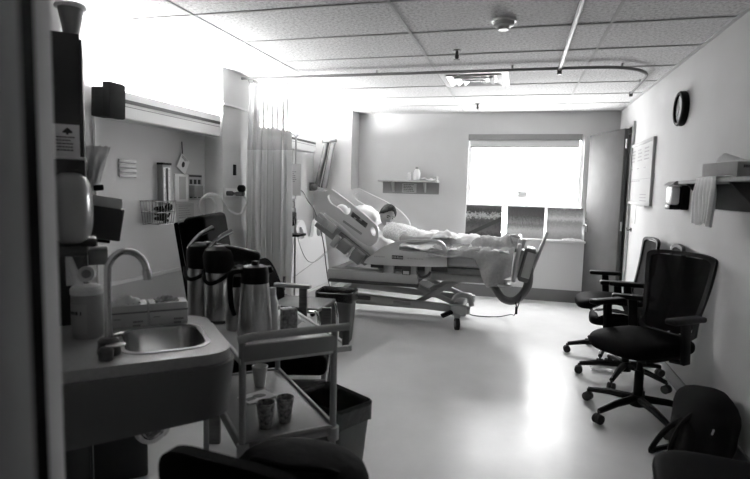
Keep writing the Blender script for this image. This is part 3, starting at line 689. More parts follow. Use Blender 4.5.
def hairpt(u, v):
    ph = 2*PI*u; lim = .46+.17*(.5-.5*math.cos(ph)); s_ = .5-.5*math.cos(ph); th = PI*v*(.235+.38*s_+.07*math.sin(ph)**2+.05*noise.noise((math.cos(ph)*4, math.sin(ph)*4, 2)))
    x, y, z = math.sin(th)*math.cos(ph), math.sin(th)*math.sin(ph), math.cos(th)
    k = 1.06+.05*noise.noise((x*7, y*7, z*7))-.05*v**6
    return (x*.095*(1.06 if x < 0 else .97)*k, y*.074*k, z*.112*k)
g.sheet(hairpt, 40, 16, .012); obj('hair', g, 'hair', per, 80)
for s in (1, -1):
    obj('eye', G(HM).ell((.076, s*.029, .006), (.010, .013, .006)), 'eye', per)
    obj('eyebrow', G(HM).tube([(.088, s*.014, .026), (.088, s*.028, .031), (.079, s*.044, .025)], .0042, 6, smooth=3), 'hair', per)
obj('mouth', G(HM).ell((.094, 0, -.056), (.007, .023, .007)), 'lip', per)
# gown over chest and arms
g = G()
def gow(u, v):
    a = (u-.5)*2; x = -1.375+.36*v
    y = 5.70-.01*v+a*(.21+.02*v)*(1 if abs(a) < 1 else 1)
    top = .93+.075*(1-v)-.01*v+.05
    return (x+.05*a*a*(1-v), y, top-.10*abs(a)**2.6-.01+.008*noise.noise((x*14, y*14, 2)))
g.sheet(gow, 26, 18, .008)
g.tube([(-1.335, 5.56, .945), (-1.25, 5.50, .94), (-1.15, 5.45, .905)], [.078, .07, .068], 12, smooth=4); g.tube([(-1.335, 5.87, .945), (-1.24, 5.93, .94), (-1.12, 5.98, .90)], [.078, .07, .068], 12, smooth=4)
obj('gown', g, 'gown', per, 80)

# bedclothes
def body_h(x, y):
    h = .80
    for yc in (5.62, 5.82):
        z = .885 if x > -.6 else .93
        t = max(0, min(1, (x+1.15)/.1)); 
        prof = [(-1.15, .94), (-.92, .92), (-.70, .905), (-.50, .90), (-.30, .89), (-.16, .875), (-.09, .935), (-.04, .91)]
        zz = prof[-1][1]
        for (a, b), (c, d) in zip(prof, prof[1:]):
            if a <= x <= c: zz = b+(d-b)*(x-a)/(c-a)
        h = max(h, .80+(zz-.80)*math.exp(-((y-yc)/.13)**4))
    return h
def folds(x, y, s=1):
    return s*(.026*noise.noise((x*6+y*4, y*5, 1.3))+.022*noise.noise((x*13-y*9, y*9, 4.1))+.012*noise.noise((x*24, y*22, 7)))
def sheetpt(u, v):
    x = -1.16+1.11*u; y = 6.20-v*1.0
    return (x, y, body_h(x, y)+.018+folds(x, y, 1.0))
g = G(); g.sheet(sheetpt, 80, 60, .006)
single('bed_sheet', g, 'linen', 'rumpled white sheet over the patient\'s legs under the grey blanket', 'sheet', angle=80)
def blank(u, v):
    x = -.80+.80*u+.03*math.sin(v*5)
    L = .012+.26*max(0, min(1, (u-.56)/.17))*(1-.45*max(0, (u-.75)/.25)); top = .80
    far = 5.50+.22*u-.10*math.sin(u*5)
    d = v*(far-5.165+L)
    if d < far-5.175:
        y = far-d; z = body_h(min(x, -.045), y)+.032+folds(x+.3, y, 1.1)
        e = max(0, (y-5.175)); 
        z = z-.05*math.exp(-e/.03)
    else:
        k = d-(far-5.175); y = 5.160-.026*math.sin(x*30+1+k*5)*min(1, k/.12)-.014*min(1, k/.1); z = .775-k+.008*noise.noise((x*9, k*9, 2))
        x = x-.10*k*(1-u)*1.2
    return (x, y, z)
g = G(); g.sheet(blank, 80, 80, .008)
single('blanket', g, 'blanket', 'grey blanket rumpled over the foot of the bed and hanging off its near side', 'blanket', angle=80)
g = G()
def rump(u, v):
    a, b = (u-.5)*2, (v-.5)*2
    return (-.72+a*.13, 5.60+b*.18, .945+.03*(1-a*a)*(1-b*b)+.03*noise.noise((a*2.6, b*3.1, 3))-.02*(a*a+b*b))
g.sheet(rump, 26, 30, .006); single('folded_towel', g, 'linen', 'crumpled white towel lying on the patient\'s lap', 'towel', angle=80)

# ------------------------------------------------------------------ around the bed head
t = thing('monitor_mount', 'dark folding equipment arm tilted on the wall above the bed head', 'wall mount', (-2.6, 6.85, 1.3))
g = G(); A0, A1 = Vector((-2.64, 6.82, 1.39)), Vector((-2.505, 6.82, 2.0)); off = Vector((.115, 0, 0))
obj('arm_bar', G().bar(A0, A1, .05, .085, .008, up=(0, 1, 0)), 'bing', t); obj('arm_bar', G().bar(A0+off, A1+off*.8, .05, .065, .008, up=(0, 1, 0)), 'grey', t)
g = G(); g.bar(A0+off*.55+Vector((0, .03, 0)), A1+off*.45+Vector((0, .03, 0)), .02, .05, up=(0, 1, 0)); obj('backbone', g, 'darkgrey', t)
g = G(); g.bar(A1+Vector((-.05, -.02, .005)), A1+Vector((.14, -.02, .02)), .06, .04, .006); obj('top_bracket', g, 'darkgrey', t)
g = G(); g.cyl((-2.70, 6.80, 1.35), (-2.70, 6.80, 1.46), .035); g.bar((-2.738, 6.84, 1.40), (-2.6, 6.8, 1.40), .06, .05, .006); g.ell((-2.66, 6.78, 1.40), (.05, .05, .05)); obj('pivot', g, 'darkgrey', t)
g = G(); g.bar((-2.66, 6.80, 1.40), (-2.34, 6.78, 1.315), .05, .04, .008); obj('lower_arm', g, 'grey', t)
single('wall_outlet', G().box(-2.739, -2.715, 6.35, 6.43, 1.30, 1.42, .004), 'grey', 'small outlet plate on the wall beside the folding arm', 'outlet')
single('bed_cable', G().tube([(-2.71, 6.39, 1.36), (-2.64, 6.36, 1.33), (-2.55, 6.3, 1.22), (-2.42, 6.2, 1.1), (-2.3, 6.18, .75), (-2.2, 6.1, .3), (-2.05, 5.95, .03)], .007, 6, smooth=5), 'darkgrey', 'cable drooping from the wall outlet behind the bed head', 'cable')
# spare headboard against the wall
t = thing('headboard', 'pale bed headboard with two open handles standing by the wall near the curtain', 'headboard', (-2.6, 6.25, 0))
ho = [(5.62, .12), (6.78, .12), (6.84, .30), (6.80, .80), (6.75, .92), (6.62, .99), (6.48, .96), (6.41, .86), (6.35, .78), (6.22, .78), (6.17, .86), (6.12, .97), (6.0, 1.0), (5.88, .93), (5.78, .80), (5.66, .5)]
hh = [[(6.51, .78), (6.70, .76), (6.69, .86), (6.62, .91), (6.53, .89)], [(5.88, .78), (6.07, .78), (6.06, .87), (6.0, .92), (5.94, .89)]]
fp = lambda a, b, o: (-2.56+o+.10*(1.03-b), a, b)
obj('panel', G().plate(ho, hh, lambda a, b: fp(a, b, .03), lambda a, b: fp(a, b, -.01), 4), 'white', t, 50)
obj('lower_lip', G().box(-2.52, -2.40, 5.75, 6.8, .0, .135, .02), 'bedm', t)
obj('strap', G().tube([(fp(5.66, .36, .034)), (fp(6.3, .45, .034)), (fp(6.9, .56, .034))], .004, 6), 'mid', t)
# drip stand
t = thing('iv_stand', 'drip stand with a thin pole beside the curtain', 'drip stand', (-2.29, 5.30, 0))
obj('pole', G().cyl((-2.29, 5.3, .1), (-2.29, 5.3, 1.92), .010, n=10), 'steel', t)
obj('hook', G().tube([(-2.40, 5.3, 1.93), (-2.39, 5.3, 1.97), (-2.33, 5.3, 1.95), (-2.29, 5.3, 1.92), (-2.25, 5.3, 1.95), (-2.19, 5.3, 1.97), (-2.18, 5.3, 1.93)], .006, 6, smooth=3), 'steel', t)
for k in range(5):
    a = k*2*PI/5+.3; l = obj('leg', G().bar((-2.29, 5.3, .10), (-2.29+.2*math.cos(a), 5.3+.2*math.sin(a), .06), .03, .025, .004), 'bedg', t)
    obj('caster', G().cyl((-2.29+.2*math.cos(a), 5.285+.2*math.sin(a), .025), (-2.29+.2*math.cos(a), 5.315+.2*math.sin(a), .025), .025, n=12), 'rubber', l)
g = G(); g.ob((-2.325, 5.27, 1.06), (.09, .11, .15), bev=.015); g.ob((-2.35, 5.26, 1.18), (.05, .08, .06), bev=.01); pu = obj('pump', g, 'black', t)
obj('pump_screen', G().box(-2.35, -2.30, 5.213, 5.2155, 1.06, 1.11), 'grey', pu)
t = thing('fluid_bag', 'clear drip bag hanging from the stand by the curtain', 'drip bag', (-2.29, 5.27, 1.31))
g = G()
def bagp(u, v, s):
    a, b = (u-.5)*2, (v-.5)*2
    return (-2.30+a*.085, 5.265+s*.022*(1-a**4)*(1-b**4), 1.47+b*.165)
g.sheet(lambda u, v: bagp(u, v, 1), 12, 16); g.sheet(lambda u, v: bagp(u, v, -1), 12, 16); bmesh.ops.remove_doubles(g.bm, verts=g.bm.verts, dist=.002)
obj('bag', g, 'fluid', t, 60)
g = G(); text_marks(g, (-2.36, 5.240, 1.55), (1, 0, 0), (0, 0, 1), .12, 6, .02, .008); obj('bag_print', g, 'inkg', t)
obj('hanger', G().tube([(-2.30, 5.27, 1.63), (-2.33, 5.29, 1.8), (-2.36, 5.3, 1.962)], .003, 6), 'bedw', t)
obj('drip_tube', G().tube([(-2.30, 5.265, 1.31), (-2.29, 5.25, 1.1), (-2.2, 5.25, .75), (-2.1, 5.3, .6), (-1.95, 5.4, .72), (-1.7, 5.45, 1.0)], .004, 6, smooth=5), 'bedw', t)
t = thing('line_pouch', 'small white pouch of tubing hung on the drip stand below the bag', 'pouch', (-2.31, 5.25, 1.15))
g = G(); g.ob((-2.31, 5.235, 1.225), (.10, .03, .10), (.1, .05, .1), .01); obj('pouch', g, 'fluid', t)
obj('tubing', G().tube([(-2.31+.05*math.cos(a), 5.215, 1.215+.035*math.sin(a)+.01*math.sin(3*a)) for a in [k*.5 for k in range(26)]], .0035, 6), 'grey', t)
t = thing('bed_table', 'narrow dark tray table standing beside the curtain at the drip stand', 'table', (-2.25, 5.12, 0))
obj('tray', G().box(-2.45, -2.12, 5.0, 5.2, .895, .918, .006), 'black', t)
g = G(); g.box(-2.42, -2.36, 5.07, 5.13, .05, .895); obj('post', g, 'bedg', t); obj('foot', G().box(-2.44, -2.05, 5.06, 5.14, .0, .05, .01), 'bedg', t)

# ------------------------------------------------------------------ back wall shelf
t = thing('wall_shelf', 'grey wall shelf with two triangular brackets on the back wall', 'shelf', (-1.46, 7.2, 1.34))
obj('board', G().box(-1.87, -1.05, 7.12, 7.30, 1.50, 1.525, .003), 'mid', t)
obj('back_panel', G().box(-1.835, -1.05, 7.285, 7.299, 1.34, 1.50), 'grey', t)
for x in (-1.68, -1.235): obj('bracket', G().plate([(7.135, 1.50), (7.285, 1.50), (7.285, 1.36), (7.265, 1.36)], [], lambda a, b: (x-.011, a, b), lambda a, b: (x+.011, a, b)), 'mid', t)
nl = obj('shelf_label', G().box(-1.56, -1.36, 7.280, 7.285, 1.355, 1.48), 'mid', t)
g = G(); text_marks(g, (-1.54, 7.279, 1.46), (1, 0, 0), (0, 0, 1), .17, 5, .022, .009); obj('label_print', g, 'darkgrey', nl)
t = thing('bottle', 'large white bottle with a grey cap on the back wall shelf', 'bottle', (-1.345, 7.2, 1.525), group='bottles on the back shelf')
obj('body', G().lathe([(.046, 0), (.048, .01), (.048, .10), (.035, .135), (.02, .15)], (-1.345, 7.2, 1.526)), 'white', t); obj('cap', G().lathe([(.021, .15), (.021, .178), (.0, .178)], (-1.345, 7.2, 1.526)), 'grey', t)
t = thing('bottle', 'slim short white bottle left of the large bottle on the back shelf', 'bottle', (-1.45, 7.2, 1.525), group='bottles on the back shelf')
obj('body', G().lathe([(.022, 0), (.023, .01), (.023, .085), (.018, .09)], (-1.45, 7.2, 1.526)), 'white', t); obj('cap', G().lathe([(.019, .09), (.019, .108), (.0, .108)], (-1.45, 7.2, 1.526)), 'white', t)
g = G(); g.sheet(lambda u, v: (-1.285+.2*u, 7.14+.1*v, 1.535+.02*math.sin(u*7)*math.sin(v*3+1)+.02*abs(noise.noise((u*5, v*5, 1)))), 20, 12, .008)
single('wash_cloth', g, 'cloth', 'flat crumpled white cloth at the right end of the back shelf', 'cloth', angle=80)
single('shelf_cup', G().lathe([(.02, 0), (.026, .05), (.024, .05), (.018, .004)], (-1.075, 7.18, 1.526)), 'mid', 'tiny grey cup at the very end of the back shelf', 'cup')

# ------------------------------------------------------------------ window things
t = thing('roller_blind', 'rolled-up window blind in a dark head box', 'blind', (.05, 7.3, 2.05))
obj('head_box', G().box(WX0-.005, WX1-.03, 7.285, 7.345, 2.07, 2.148, .004), 'grey', t)
obj('fabric', G().box(WX0+.02, WX1-.06, 7.318, 7.322, 1.985, 2.07), 'shade', t); obj('hem_bar', G().cyl((WX0+.02, 7.32, 1.98), (WX1-.06, 7.32, 1.98), .009, n=8), 'mid', t)
single('window_sticker', G().box(-.02, .11, 7.364, 7.3675, 1.325, 1.415), 'white', 'small pale sticker in the middle of the window glass', 'sticker')
for a, b, m_, l in ((-.67, -.20, 'pic1', 'dark landscape picture with a slanting road, first on the windowsill by the bed'), (-.135, .335, 'pic2', 'forest picture with upright trunks, middle one on the windowsill'), (.365, .80, 'pic3', 'pale-cornered meadow picture beside the door end of the windowsill')):
    t = thing('landscape_picture', l, 'picture', ((a+b)/2, 7.26, .80), group='pictures standing on the windowsill')
    X = Matrix.Translation((0, 7.235, .802)) @ Matrix.Rotation(-.08, 4, 'X')
    obj('print', G(X).box(a, b, -.0005, .012, .0, .41), m_, t)
g = G(); g.sheet(lambda u, v: (.56+.24*u, 7.17+.05*v, .812+.02*math.sin(u*PI)*math.sin(v*PI)+.012*noise.noise((u*5, v*3, 0))), 20, 8, .008)
single('sill_cloth', g, 'cloth', 'small white cloth lying at the right end of the windowsill', 'cloth', angle=80)
# ------------------------------------------------------------------ right wall
t = thing('whiteboard', 'white framed notice board with ruled columns on the right wall', 'whiteboard', (1.17, 5.9, 1.3))
obj('board', G().box(1.163, 1.176, 5.40, 6.43, 1.315, 1.92), 'wb', t)
g = G()
for a, b, c, d in ((5.38, 6.45, 1.90, 1.93), (5.38, 6.45, 1.30, 1.33), (5.38, 5.41, 1.33, 1.90), (6.42, 6.45, 1.33, 1.90)): g.box(1.15, 1.1765, a, b, c, d, .002)
obj('frame', g, 'frame', t)
g = G(); g.box(1.162, 1.1632, 5.43, 6.40, 1.555, 1.56); rn = random.Random(5)
for c in range(3):
    y0 = 6.36-c*.30
    text_marks(g, (1.1625, y0, 1.845), (0, -1, 0), (0, 0, 1), .22, 4, .035, .014, .9, rn)
    text_marks(g, (1.1625, y0, 1.66), (0, -1, 0), (0, 0, 1), .12, 1, .05, .012, .8, rn)
text_marks(g, (1.1625, 6.38, 1.535), (0, -1, 0), (0, 0, 1), .6, 1, .03, .012, .9, rn); text_marks(g, (1.1625, 5.85, 1.40), (0, -1, 0), (0, 0, 1), .35, 3, .03, .01, .9, rn)
obj('board_print', g, 'inkg', t)
obj('pen_tray', G().box(1.12, 1.163, 5.42, 5.8, 1.29, 1.30), 'frame', t)
single('paper_note', G().box(1.172, 1.1765, 6.05, 6.36, 1.10, 1.29), 'mid', 'grey paper hung on the right wall under the white notice board', 'paper')
t = thing('coat_hook', 'small metal hook on the right wall near the door', 'hook', (1.17, 6.2, 1.0))
obj('plate', G().cyl((1.1765, 6.22, 1.03), (1.168, 6.22, 1.03), .022, n=14), 'darkgrey', t); obj('hook', G().tube([(1.168, 6.22, 1.03), (1.14, 6.22, 1.02), (1.13, 6.22, 1.05)], .007, 6), 'darkgrey', t)
t = thing('wall_clock', 'round black-rimmed clock high on the right wall', 'clock', (1.177, 4.57, 2.055))
CM = Matrix.Translation((1.1765, 4.575, 2.055)) @ Matrix.Rotation(-PI/2, 4, 'Y')
obj('case', G(CM).lathe([(.125, 0), (.13, .01), (.13, .04), (.122, .05), (.106, .05), (.104, .03), (0, .03)], n=40), 'black', t)
obj('face', G(CM).lathe([(.104, .0305), (.104, .033), (0, .033)], n=40), 'clockface', t)
g = G(CM)
for k in range(12):
    a = k*PI/6; g.bar((.09*math.cos(a), .09*math.sin(a), .0345), (.10*math.cos(a), .10*math.sin(a), .0345), .005, .002)
obj('hour_marks', g, 'ink', t)
for a, l, w_ in ((2.6, .055, .007), (.5, .08, .005)):
    obj('hand', G(CM).bar((0, 0, .037), (l*math.cos(a), l*math.sin(a), .037), w_, .002), 'ink', t)
t = thing('wall_shelf', 'long wall shelf with painted-in shade on the right wall with triangular brackets', 'shelf', (1.09, 3.0, 1.34))
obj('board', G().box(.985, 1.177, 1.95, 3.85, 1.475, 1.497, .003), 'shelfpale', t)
obj('back_panel', G().box(1.155, 1.1765, 1.95, 3.80, 1.325, 1.475), 'shelfdark', t)  # panel and brackets carry the under-shelf shade as dark colour
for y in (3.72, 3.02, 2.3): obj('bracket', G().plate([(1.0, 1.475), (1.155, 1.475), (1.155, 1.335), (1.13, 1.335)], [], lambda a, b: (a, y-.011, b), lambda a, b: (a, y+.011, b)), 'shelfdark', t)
BM = Matrix.Translation((1.085, 3.28, 1.497)) @ Matrix.Rotation(.25, 4, 'Z')
t = thing('tissue_box', 'open box with a folded sheet poking out on the right wall shelf', 'box', (1.085, 3.28, 1.497), .25)
obj('carton', G(BM).box(-.06, .06, -.15, .15, .001, .085, .002), 'card', t)
g = G(BM); g.sheet(lambda u, v: (-.035+.05*v, -.12+.19*u, .086+.05*u*math.sin(v*PI*.5)+.003), 10, 6, .003); obj('sheet', g, 'paper', t, 80)
g = G(BM); text_marks(g, (-.03, -.1508, .055), (1, 0, 0), (0, 0, 1), .07, 1, .02, .015); obj('carton_print', g, 'darkgrey', t)
# cloth over the shelf edge
t = thing('hanging_towel', 'white pleated cloth hanging over the front of the right wall shelf', 'towel', (.97, 3.27, 1.22))
def twl(u, v):
    y = 3.41-.29*u; ph = u*6*2*PI
    if v < .2: return (1.06-.075*(v/.2)-.0, y, 1.505+.004*math.sin(ph))
    k = (v-.2)/.8; return (.968-.012*math.sin(ph+.6*math.sin(u*9))*min(1, k*3)-.006*k, y+.02*math.sin(k*3+u*4)-.015*k, 1.503-.25*k-.012*math.sin(u*8)*k)
obj('cloth', G().sheet(twl, 90, 24, .003), 'cloth', t, 80)
# sanitizer
t = thing('sanitizer_dispenser', 'hand sanitizer dispenser with a clear front left of the right wall shelf', 'dispenser', (1.13, 4.35, 1.3))
g = G(); g.box(1.12, 1.1765, 4.27, 4.46, 1.30, 1.50, .012); obj('housing', g, 'black', t)
g = G(); g.box(1.06, 1.119, 4.285, 4.445, 1.335, 1.47, .02); obj('bag_window', g, 'pale', t)
g = G(); g.plate([(1.045, 1.475), (1.08, 1.505), (1.1765, 1.51), (1.1765, 1.475)], [], lambda a, b: (a, 4.26, b), lambda a, b: (a, 4.47, b)); obj('hood', g, 'grey', t)
g = G(); g.box(1.055, 1.125, 4.30, 4.43, 1.30, 1.334, .008); obj('push_bar', g, 'black', t)

# ------------------------------------------------------------------ office chairs (built at the origin, facing +x)
def office_chair(label):
    t = thing('office_chair', label, 'office chair', group='black office chairs along the right wall')
    g = G(); g.ell((.01, 0, .485), (.265, .255, .052), (0, 0, 0), 40, 3.4)
    for v in g.bm.verts:
        if v.co.x > .1: v.co.z -= (v.co.x-.1)**2*.9
    obj('seat', g, 'vinyl', t, 60)
    obj('seat_pan', G().ob((-.01, 0, .425), (.36, .36, .04), bev=.015), 'black', t)
    def bk(a, b, o):                                     # a across, b height; shell curves and leans back
        return (-.225-.12*(b-.55)+.25*a*a-.03*math.sin((b-.55)*4)+o, a, b)
    out = [(-.17, .51), (.17, .51), (.195, .64), (.225, .82), (.24, .98), (.225, 1.025), (.12, 1.045), (-.12, 1.045), (-.225, 1.025), (-.24, .98), (-.225, .82), (-.195, .64)]
    inn = [(a*.87, .51+(b-.51)*.9+.03) for a, b in out]
    obj('back_frame', G().plate(out, [inn], lambda a, b: bk(a, b, -.012), lambda a, b: bk(a, b, .012), 3), 'black', t, 60)
    def msh(u, v):
        b = .54+.475*v; w_ = .158+.066*min(1, v*1.15); return bk((u-.5)*2*w_, b, .004)
    obj('backrest', G().sheet(msh, 16, 16, .004), 'meshf', t, 60)
    g = G(); g.tube([(-.05, 0, .42), (-.23, 0, .42), (-.29, 0, .50), (-.295, 0, .64), (-.33, 0, .80)], [.03, .03, .028, .022, .018], 10, smooth=4)
    for s in (1, -1): g.tube([(-.30, 0, .66), (-.315, s*.08, .85), (-.315, s*.15, 1.0)], [.016, .014, .012], 8, smooth=4)
    obj('spine', g, 'black', t)
    for s in (1, -1):
        a = obj('armrest', G().ob((.0, s*.285, .685), (.27, .075, .035), bev=.014, seg=3), 'black', t)
        g = G(); g.bar((-.02, s*.20, .42), (-.02, s*.285, .43), .06, .02, .006); g.bar((-.02, s*.285, .42), (.0, s*.285, .67), .03, .06, .008, up=(1, 0, 0)); obj('arm_post', g, 'black', a)
    g = G(); g.cyl((0, 0, .12), (0, 0, .30), .028); g.cyl((0, 0, .30), (0, 0, .42), .018); g.lathe([(.0, .07), (.045, .07), (.05, .10), (.04, .14), (.0, .14)]); obj('gas_column', g, 'black', t)
    for k in range(5):
        a = k*2*PI/5; c, s = math.cos(a), math.sin(a)
        l = obj('leg', G().tube([(.03*c, .03*s, .115), (.18*c, .18*s, .105), (.32*c, .32*s, .078)], [.026, .022, .017], 8), 'black', t)
        g = G(); p, q = .325*c, .325*s
        for d in (1, -1): g.cyl((p-s*.006*d, q+c*.006*d, .03), (p-s*.024*d, q+c*.024*d, .03), .03, n=16)
        g.cyl((p, q, .03), (p, q, .08), .008, n=8); obj('caster', g, 'rubber', l)
    return t
oc = office_chair('black office chair nearest the doorway, angled with its back to the right wall')
oc.location = (.79, 3.62, 0); oc.rotation_euler = (0, 0, math.atan2(-.62, -.78))
place(oc, (.84, 4.33, 0), math.atan2(.12, -1), 'middle black office chair with a white paper on its seat')
place(oc, (.80, 4.93, 0), math.atan2(-.02, -1), 'farthest black office chair, closest to the door and window ledge')
g = G(); g.sheet(lambda u, v: (.60+.20*u, 4.12+.30*v, .538+.012*math.sin(v*6+u*3)+.01*noise.noise((u*4, v*4, 1))-.022*(1-u)**3), 16, 16, .003)
single('paper_sheet', g, 'paper', 'curved white paper lying on the seat of the middle office chair', 'paper', angle=80)
single('shelf_paper', G().plate([(2.78, 1.335), (3.0, 1.335), (2.9, 1.40)], [], lambda a, b: (1.147, a, b), lambda a, b: (1.150, a, b)), 'paper', 'white triangular corner of paper tucked below the right wall shelf', 'paper')
single('floor_wrapper', (lambda g: g.sheet(lambda u, v: (.62+.22*u, 4.42+.2*v, .012+.03*abs(noise.noise((u*5, v*5, 3)))), 16, 16, .002))(G()), 'bagclear', 'clear crumpled plastic wrapper on the floor under the middle office chair', 'wrapper', angle=80)
# backpack slumped against the right wall
t = thing('backpack', 'black backpack slumped on the floor against the right wall', 'backpack', (1.02, 3.12, 0))
g = G(); g.ell((1.015, 3.12, .19), (.135, .17, .195), (0, .10, .1), 28, 2.8)
for v in g.bm.verts:
    v.co += Vector((noise.noise(v.co*6), noise.noise(v.co*6+Vector((9, 0, 0))), 0))*.02
    if v.co.z < .004: v.co.z = .004
obj('body', g, 'blackf', t, 80)
g = G(); g.ell((.90, 3.07, .13), (.045, .11, .11), (0, .1, .1), 24, 2.8); obj('pocket', g, 'blackf', t, 80)
g = G(); g.tube([(.96, 3.02, .31), (.88, 3.02, .22), (.84, 3.05, .06), (.88, 3.08, .02)], .014, 6, smooth=5); obj('strap', g, 'black', t)
g = G(); g.tube([(.91, 3.08, .24), (.82, 3.08, .15), (.76, 3.10, .018), (.81, 3.14, .016), (.89, 3.12, .06)], .014, 6, smooth=5); obj('strap', g, 'black', t)
obj('zip_tab', G().ob((1.0, 2.955, .22), (.012, .006, .03), (0, .3, .3)), 'chrome', t)

# ------------------------------------------------------------------ stacking chairs (facing +x)
def stack_chair(label):
    t = thing('stacking_chair', label, 'chair', group='black padded stacking chairs')
    g = G(); g.ell((.02, 0, .455), (.245, .24, .032), (0, 0, 0), 40, 3.6)
    obj('seat', g, 'vinyl', t, 60)
    out = [(.22*math.copysign(abs(math.cos(a))**.7, math.cos(a)), .665+.135*math.copysign(abs(math.sin(a))**.8, math.sin(a))) for a in [k*2*PI/28 for k in range(28)]]
    bf = lambda a, b, o: (-.225-.16*(b-.6)+.9*a*a+o, a, b)
    obj('backrest', G().plate(out, [], lambda a, b: bf(a, b, -.018), lambda a, b: bf(a, b, .018), 2), 'vinyl', t, 60)
    for s in (1, -1):
        obj('leg', G().tube([(.16, s*.17, .43), (.22, s*.235, .40), (.27, s*.25, .0)], .011, 8, smooth=4), 'steel_soft', t)
        obj('leg', G().tube([(-.20, s*.16, .68), (-.20, s*.20, .5), (-.18, s*.23, .40), (-.27, s*.25, .0)], .011, 8, smooth=4), 'steel_soft', t)
        obj('side_rail', G().tube([(-.19, s*.225, .42), (.20, s*.225, .415)], .010, 8), 'steel_soft', t)
    return t
sc = stack_chair('black padded metal-legged chair at the bottom right corner, against the right wall')
sc.location = (.745, 1.87, 0); sc.rotation_euler = (0, 0, math.radians(172))
place(sc, (-.575, 1.262, 0), math.atan2(.99, .13), 'black padded metal-legged chair in front of the sink, its back to the doorway')
g = G(); g.ell((-.54, 1.285, .585), (.19, .16, .105), (0, 0, .1), 28, 2.6)
for v in g.bm.verts: v.co += Vector((noise.noise(v.co*7), noise.noise(v.co*7+Vector((5, 0, 0))), noise.noise(v.co*5)*.5))*.014
t = thing('handbag', 'soft black bag lying on the seat of the chair in front of the sink', 'bag', (-.54, 1.285, .48))
obj('body', g, 'bag', t, 80)
obj('strap', G().tube([(-.66, 1.25, .66), (-.62, 1.2, .70), (-.52, 1.18, .705), (-.44, 1.22, .69), (-.41, 1.27, .65)], .009, 8, smooth=5), 'bag', t)
single('shade_box', G(UV).box(-.125, .20, 2.66, 3.1, 0, .56, .012), 'shadebox', 'smooth dark grey box added under the sink counter in place of the floor shade', 'box')  # added box, stands in for the dark shade on the floor here

# ------------------------------------------------------------------ sink counter
t = thing('sink_counter', 'wall-hung sink counter with a rounded corner and a deep grey apron', 'sink', tuple(uv(-.08, 1.93)), AZ)
U0, U1, V0, V1 = -.128, .39, 1.685, 2.235
def rrect(u0, u1, v0, v1, r, n=8, corners=(1, 1, 1, 1)):
    o = []
    for (cu, cv, a0), on in zip(((u1-r, v1-r, 0), (u0+r, v1-r, PI/2), (u0+r, v0+r, PI), (u1-r, v0+r, 1.5*PI)), corners):
        if on: o += [(cu+r*math.cos(a0+k*PI/2/n), cv+r*math.sin(a0+k*PI/2/n)) for k in range(n+1)]
        else: o.append((u1 if a0 in (0, 1.5*PI) else u0, v1 if a0 in (0, PI/2) else v0))
    return o
out = rrect(U0, U1, V0, V1, .09, corners=(1, 0, 0, 1)); hole = rrect(.075, .325, 1.775, 2.085, .07)
obj('counter_top', G(UV).plate(out, [hole], lambda a, b: (a, b, .87), lambda a, b: (a, b, .835)), 'sinktop', t, 40)
inn = rrect(U0+.02, U1-.02, V0+.02, V1-.02, .07, corners=(1, 0, 0, 1))
def apz(u): return .665+.0*u+.02*max(0, (.1-u))/.18
g = G(UV); n = len(out)
vs = [(a, b, .834) for a, b in out]+[(a-(.02 if a > .2 else 0), b, apz(a)-.04*(1-min(1, (a+.08)/.2)) if b < 1.8 else apz(a)) for a, b in out]
g._add(vs, [(i, (i+1) % n, n+(i+1) % n, n+i) for i in range(n)]+[tuple(range(n)), tuple(n+i for i in range(n))[::-1]])
# the apron is a shell: open it up under the bowl
bmesh.ops.delete(g.bm, geom=[f for f in g.bm.faces if len(f.verts) > 6], context='FACES')
bmesh.ops.solidify(g.bm, geom=g.bm.faces[:], thickness=.014)
obj('apron', g, 'apron', t, 40)
g = G(UV)
bo = [hole]+[rrect(.075+d, .325-d, 1.775+d, 2.085-d, r) for d, r in ((.012, .06), (.02, .055), (.045, .04))]; zs = [.868, .78, .74, .725]
n = len(hole); vs = [(a, b, z) for o, z in zip(bo, zs) for a, b in o]
g._add(vs, [(k*n+i, k*n+(i+1) % n, (k+1)*n+(i+1) % n, (k+1)*n+i) for k in range(3) for i in range(n)]+[tuple(3*n+i for i in range(n))])
bw = obj('bowl', g, 'steel_soft', t, 50)
obj('bowl_drain', G(UV).lathe([(.028, .7265), (.03, .728), (.0, .7275)], (.2, 1.93, 0)), 'darkgrey', bw)
rim = rrect(.06, .34, 1.76, 2.10, .08)
obj('bowl_rim', G(UV).plate(rim, [hole], lambda a, b: (a, b, .8735), lambda a, b: (a, b, .8685)), 'steel_soft', bw)
# faucet
FV = 1.785
f = thing('faucet', 'tall gooseneck faucet with a dark base at the wall end of the basin', 'faucet', tuple(uv(.03, FV, .87)), AZ)
g = G(UV); g.tube([(.03, FV+.02, .87), (.03, FV+.02, 1.11), (.037, FV+.02, 1.155), (.06, FV+.02, 1.183), (.085, FV+.02, 1.189), (.115, FV+.02, 1.178), (.135, FV+.02, 1.15), (.141, FV+.02, 1.122)], .0105, 12, smooth=5)
obj('spout', g, 'steel_soft', f); obj('nozzle', G(UV).cyl((.1405, FV+.02, 1.128), (.144, FV+.02, 1.098), .0135), 'steel_soft', f)
g = G(UV); g.lathe([(.032, .871), (.034, .88), (.03, .915), (.018, .925)], (.03, FV+.02, 0)); obj('base', g, 'darkgrey', f)
for s, vv in ((0, FV-.035), (1, FV+.075)):
    h = obj('valve', G(UV).lathe([(.02, .871), (.022, .90), (.014, .91)], (.02, vv, 0)), 'darkgrey', f)
    obj('lever', G(UV).bar((.02, vv, .912), (.075, vv+(.01 if s else -.01), .916), .016, .01, .004), 'steel_soft', h)
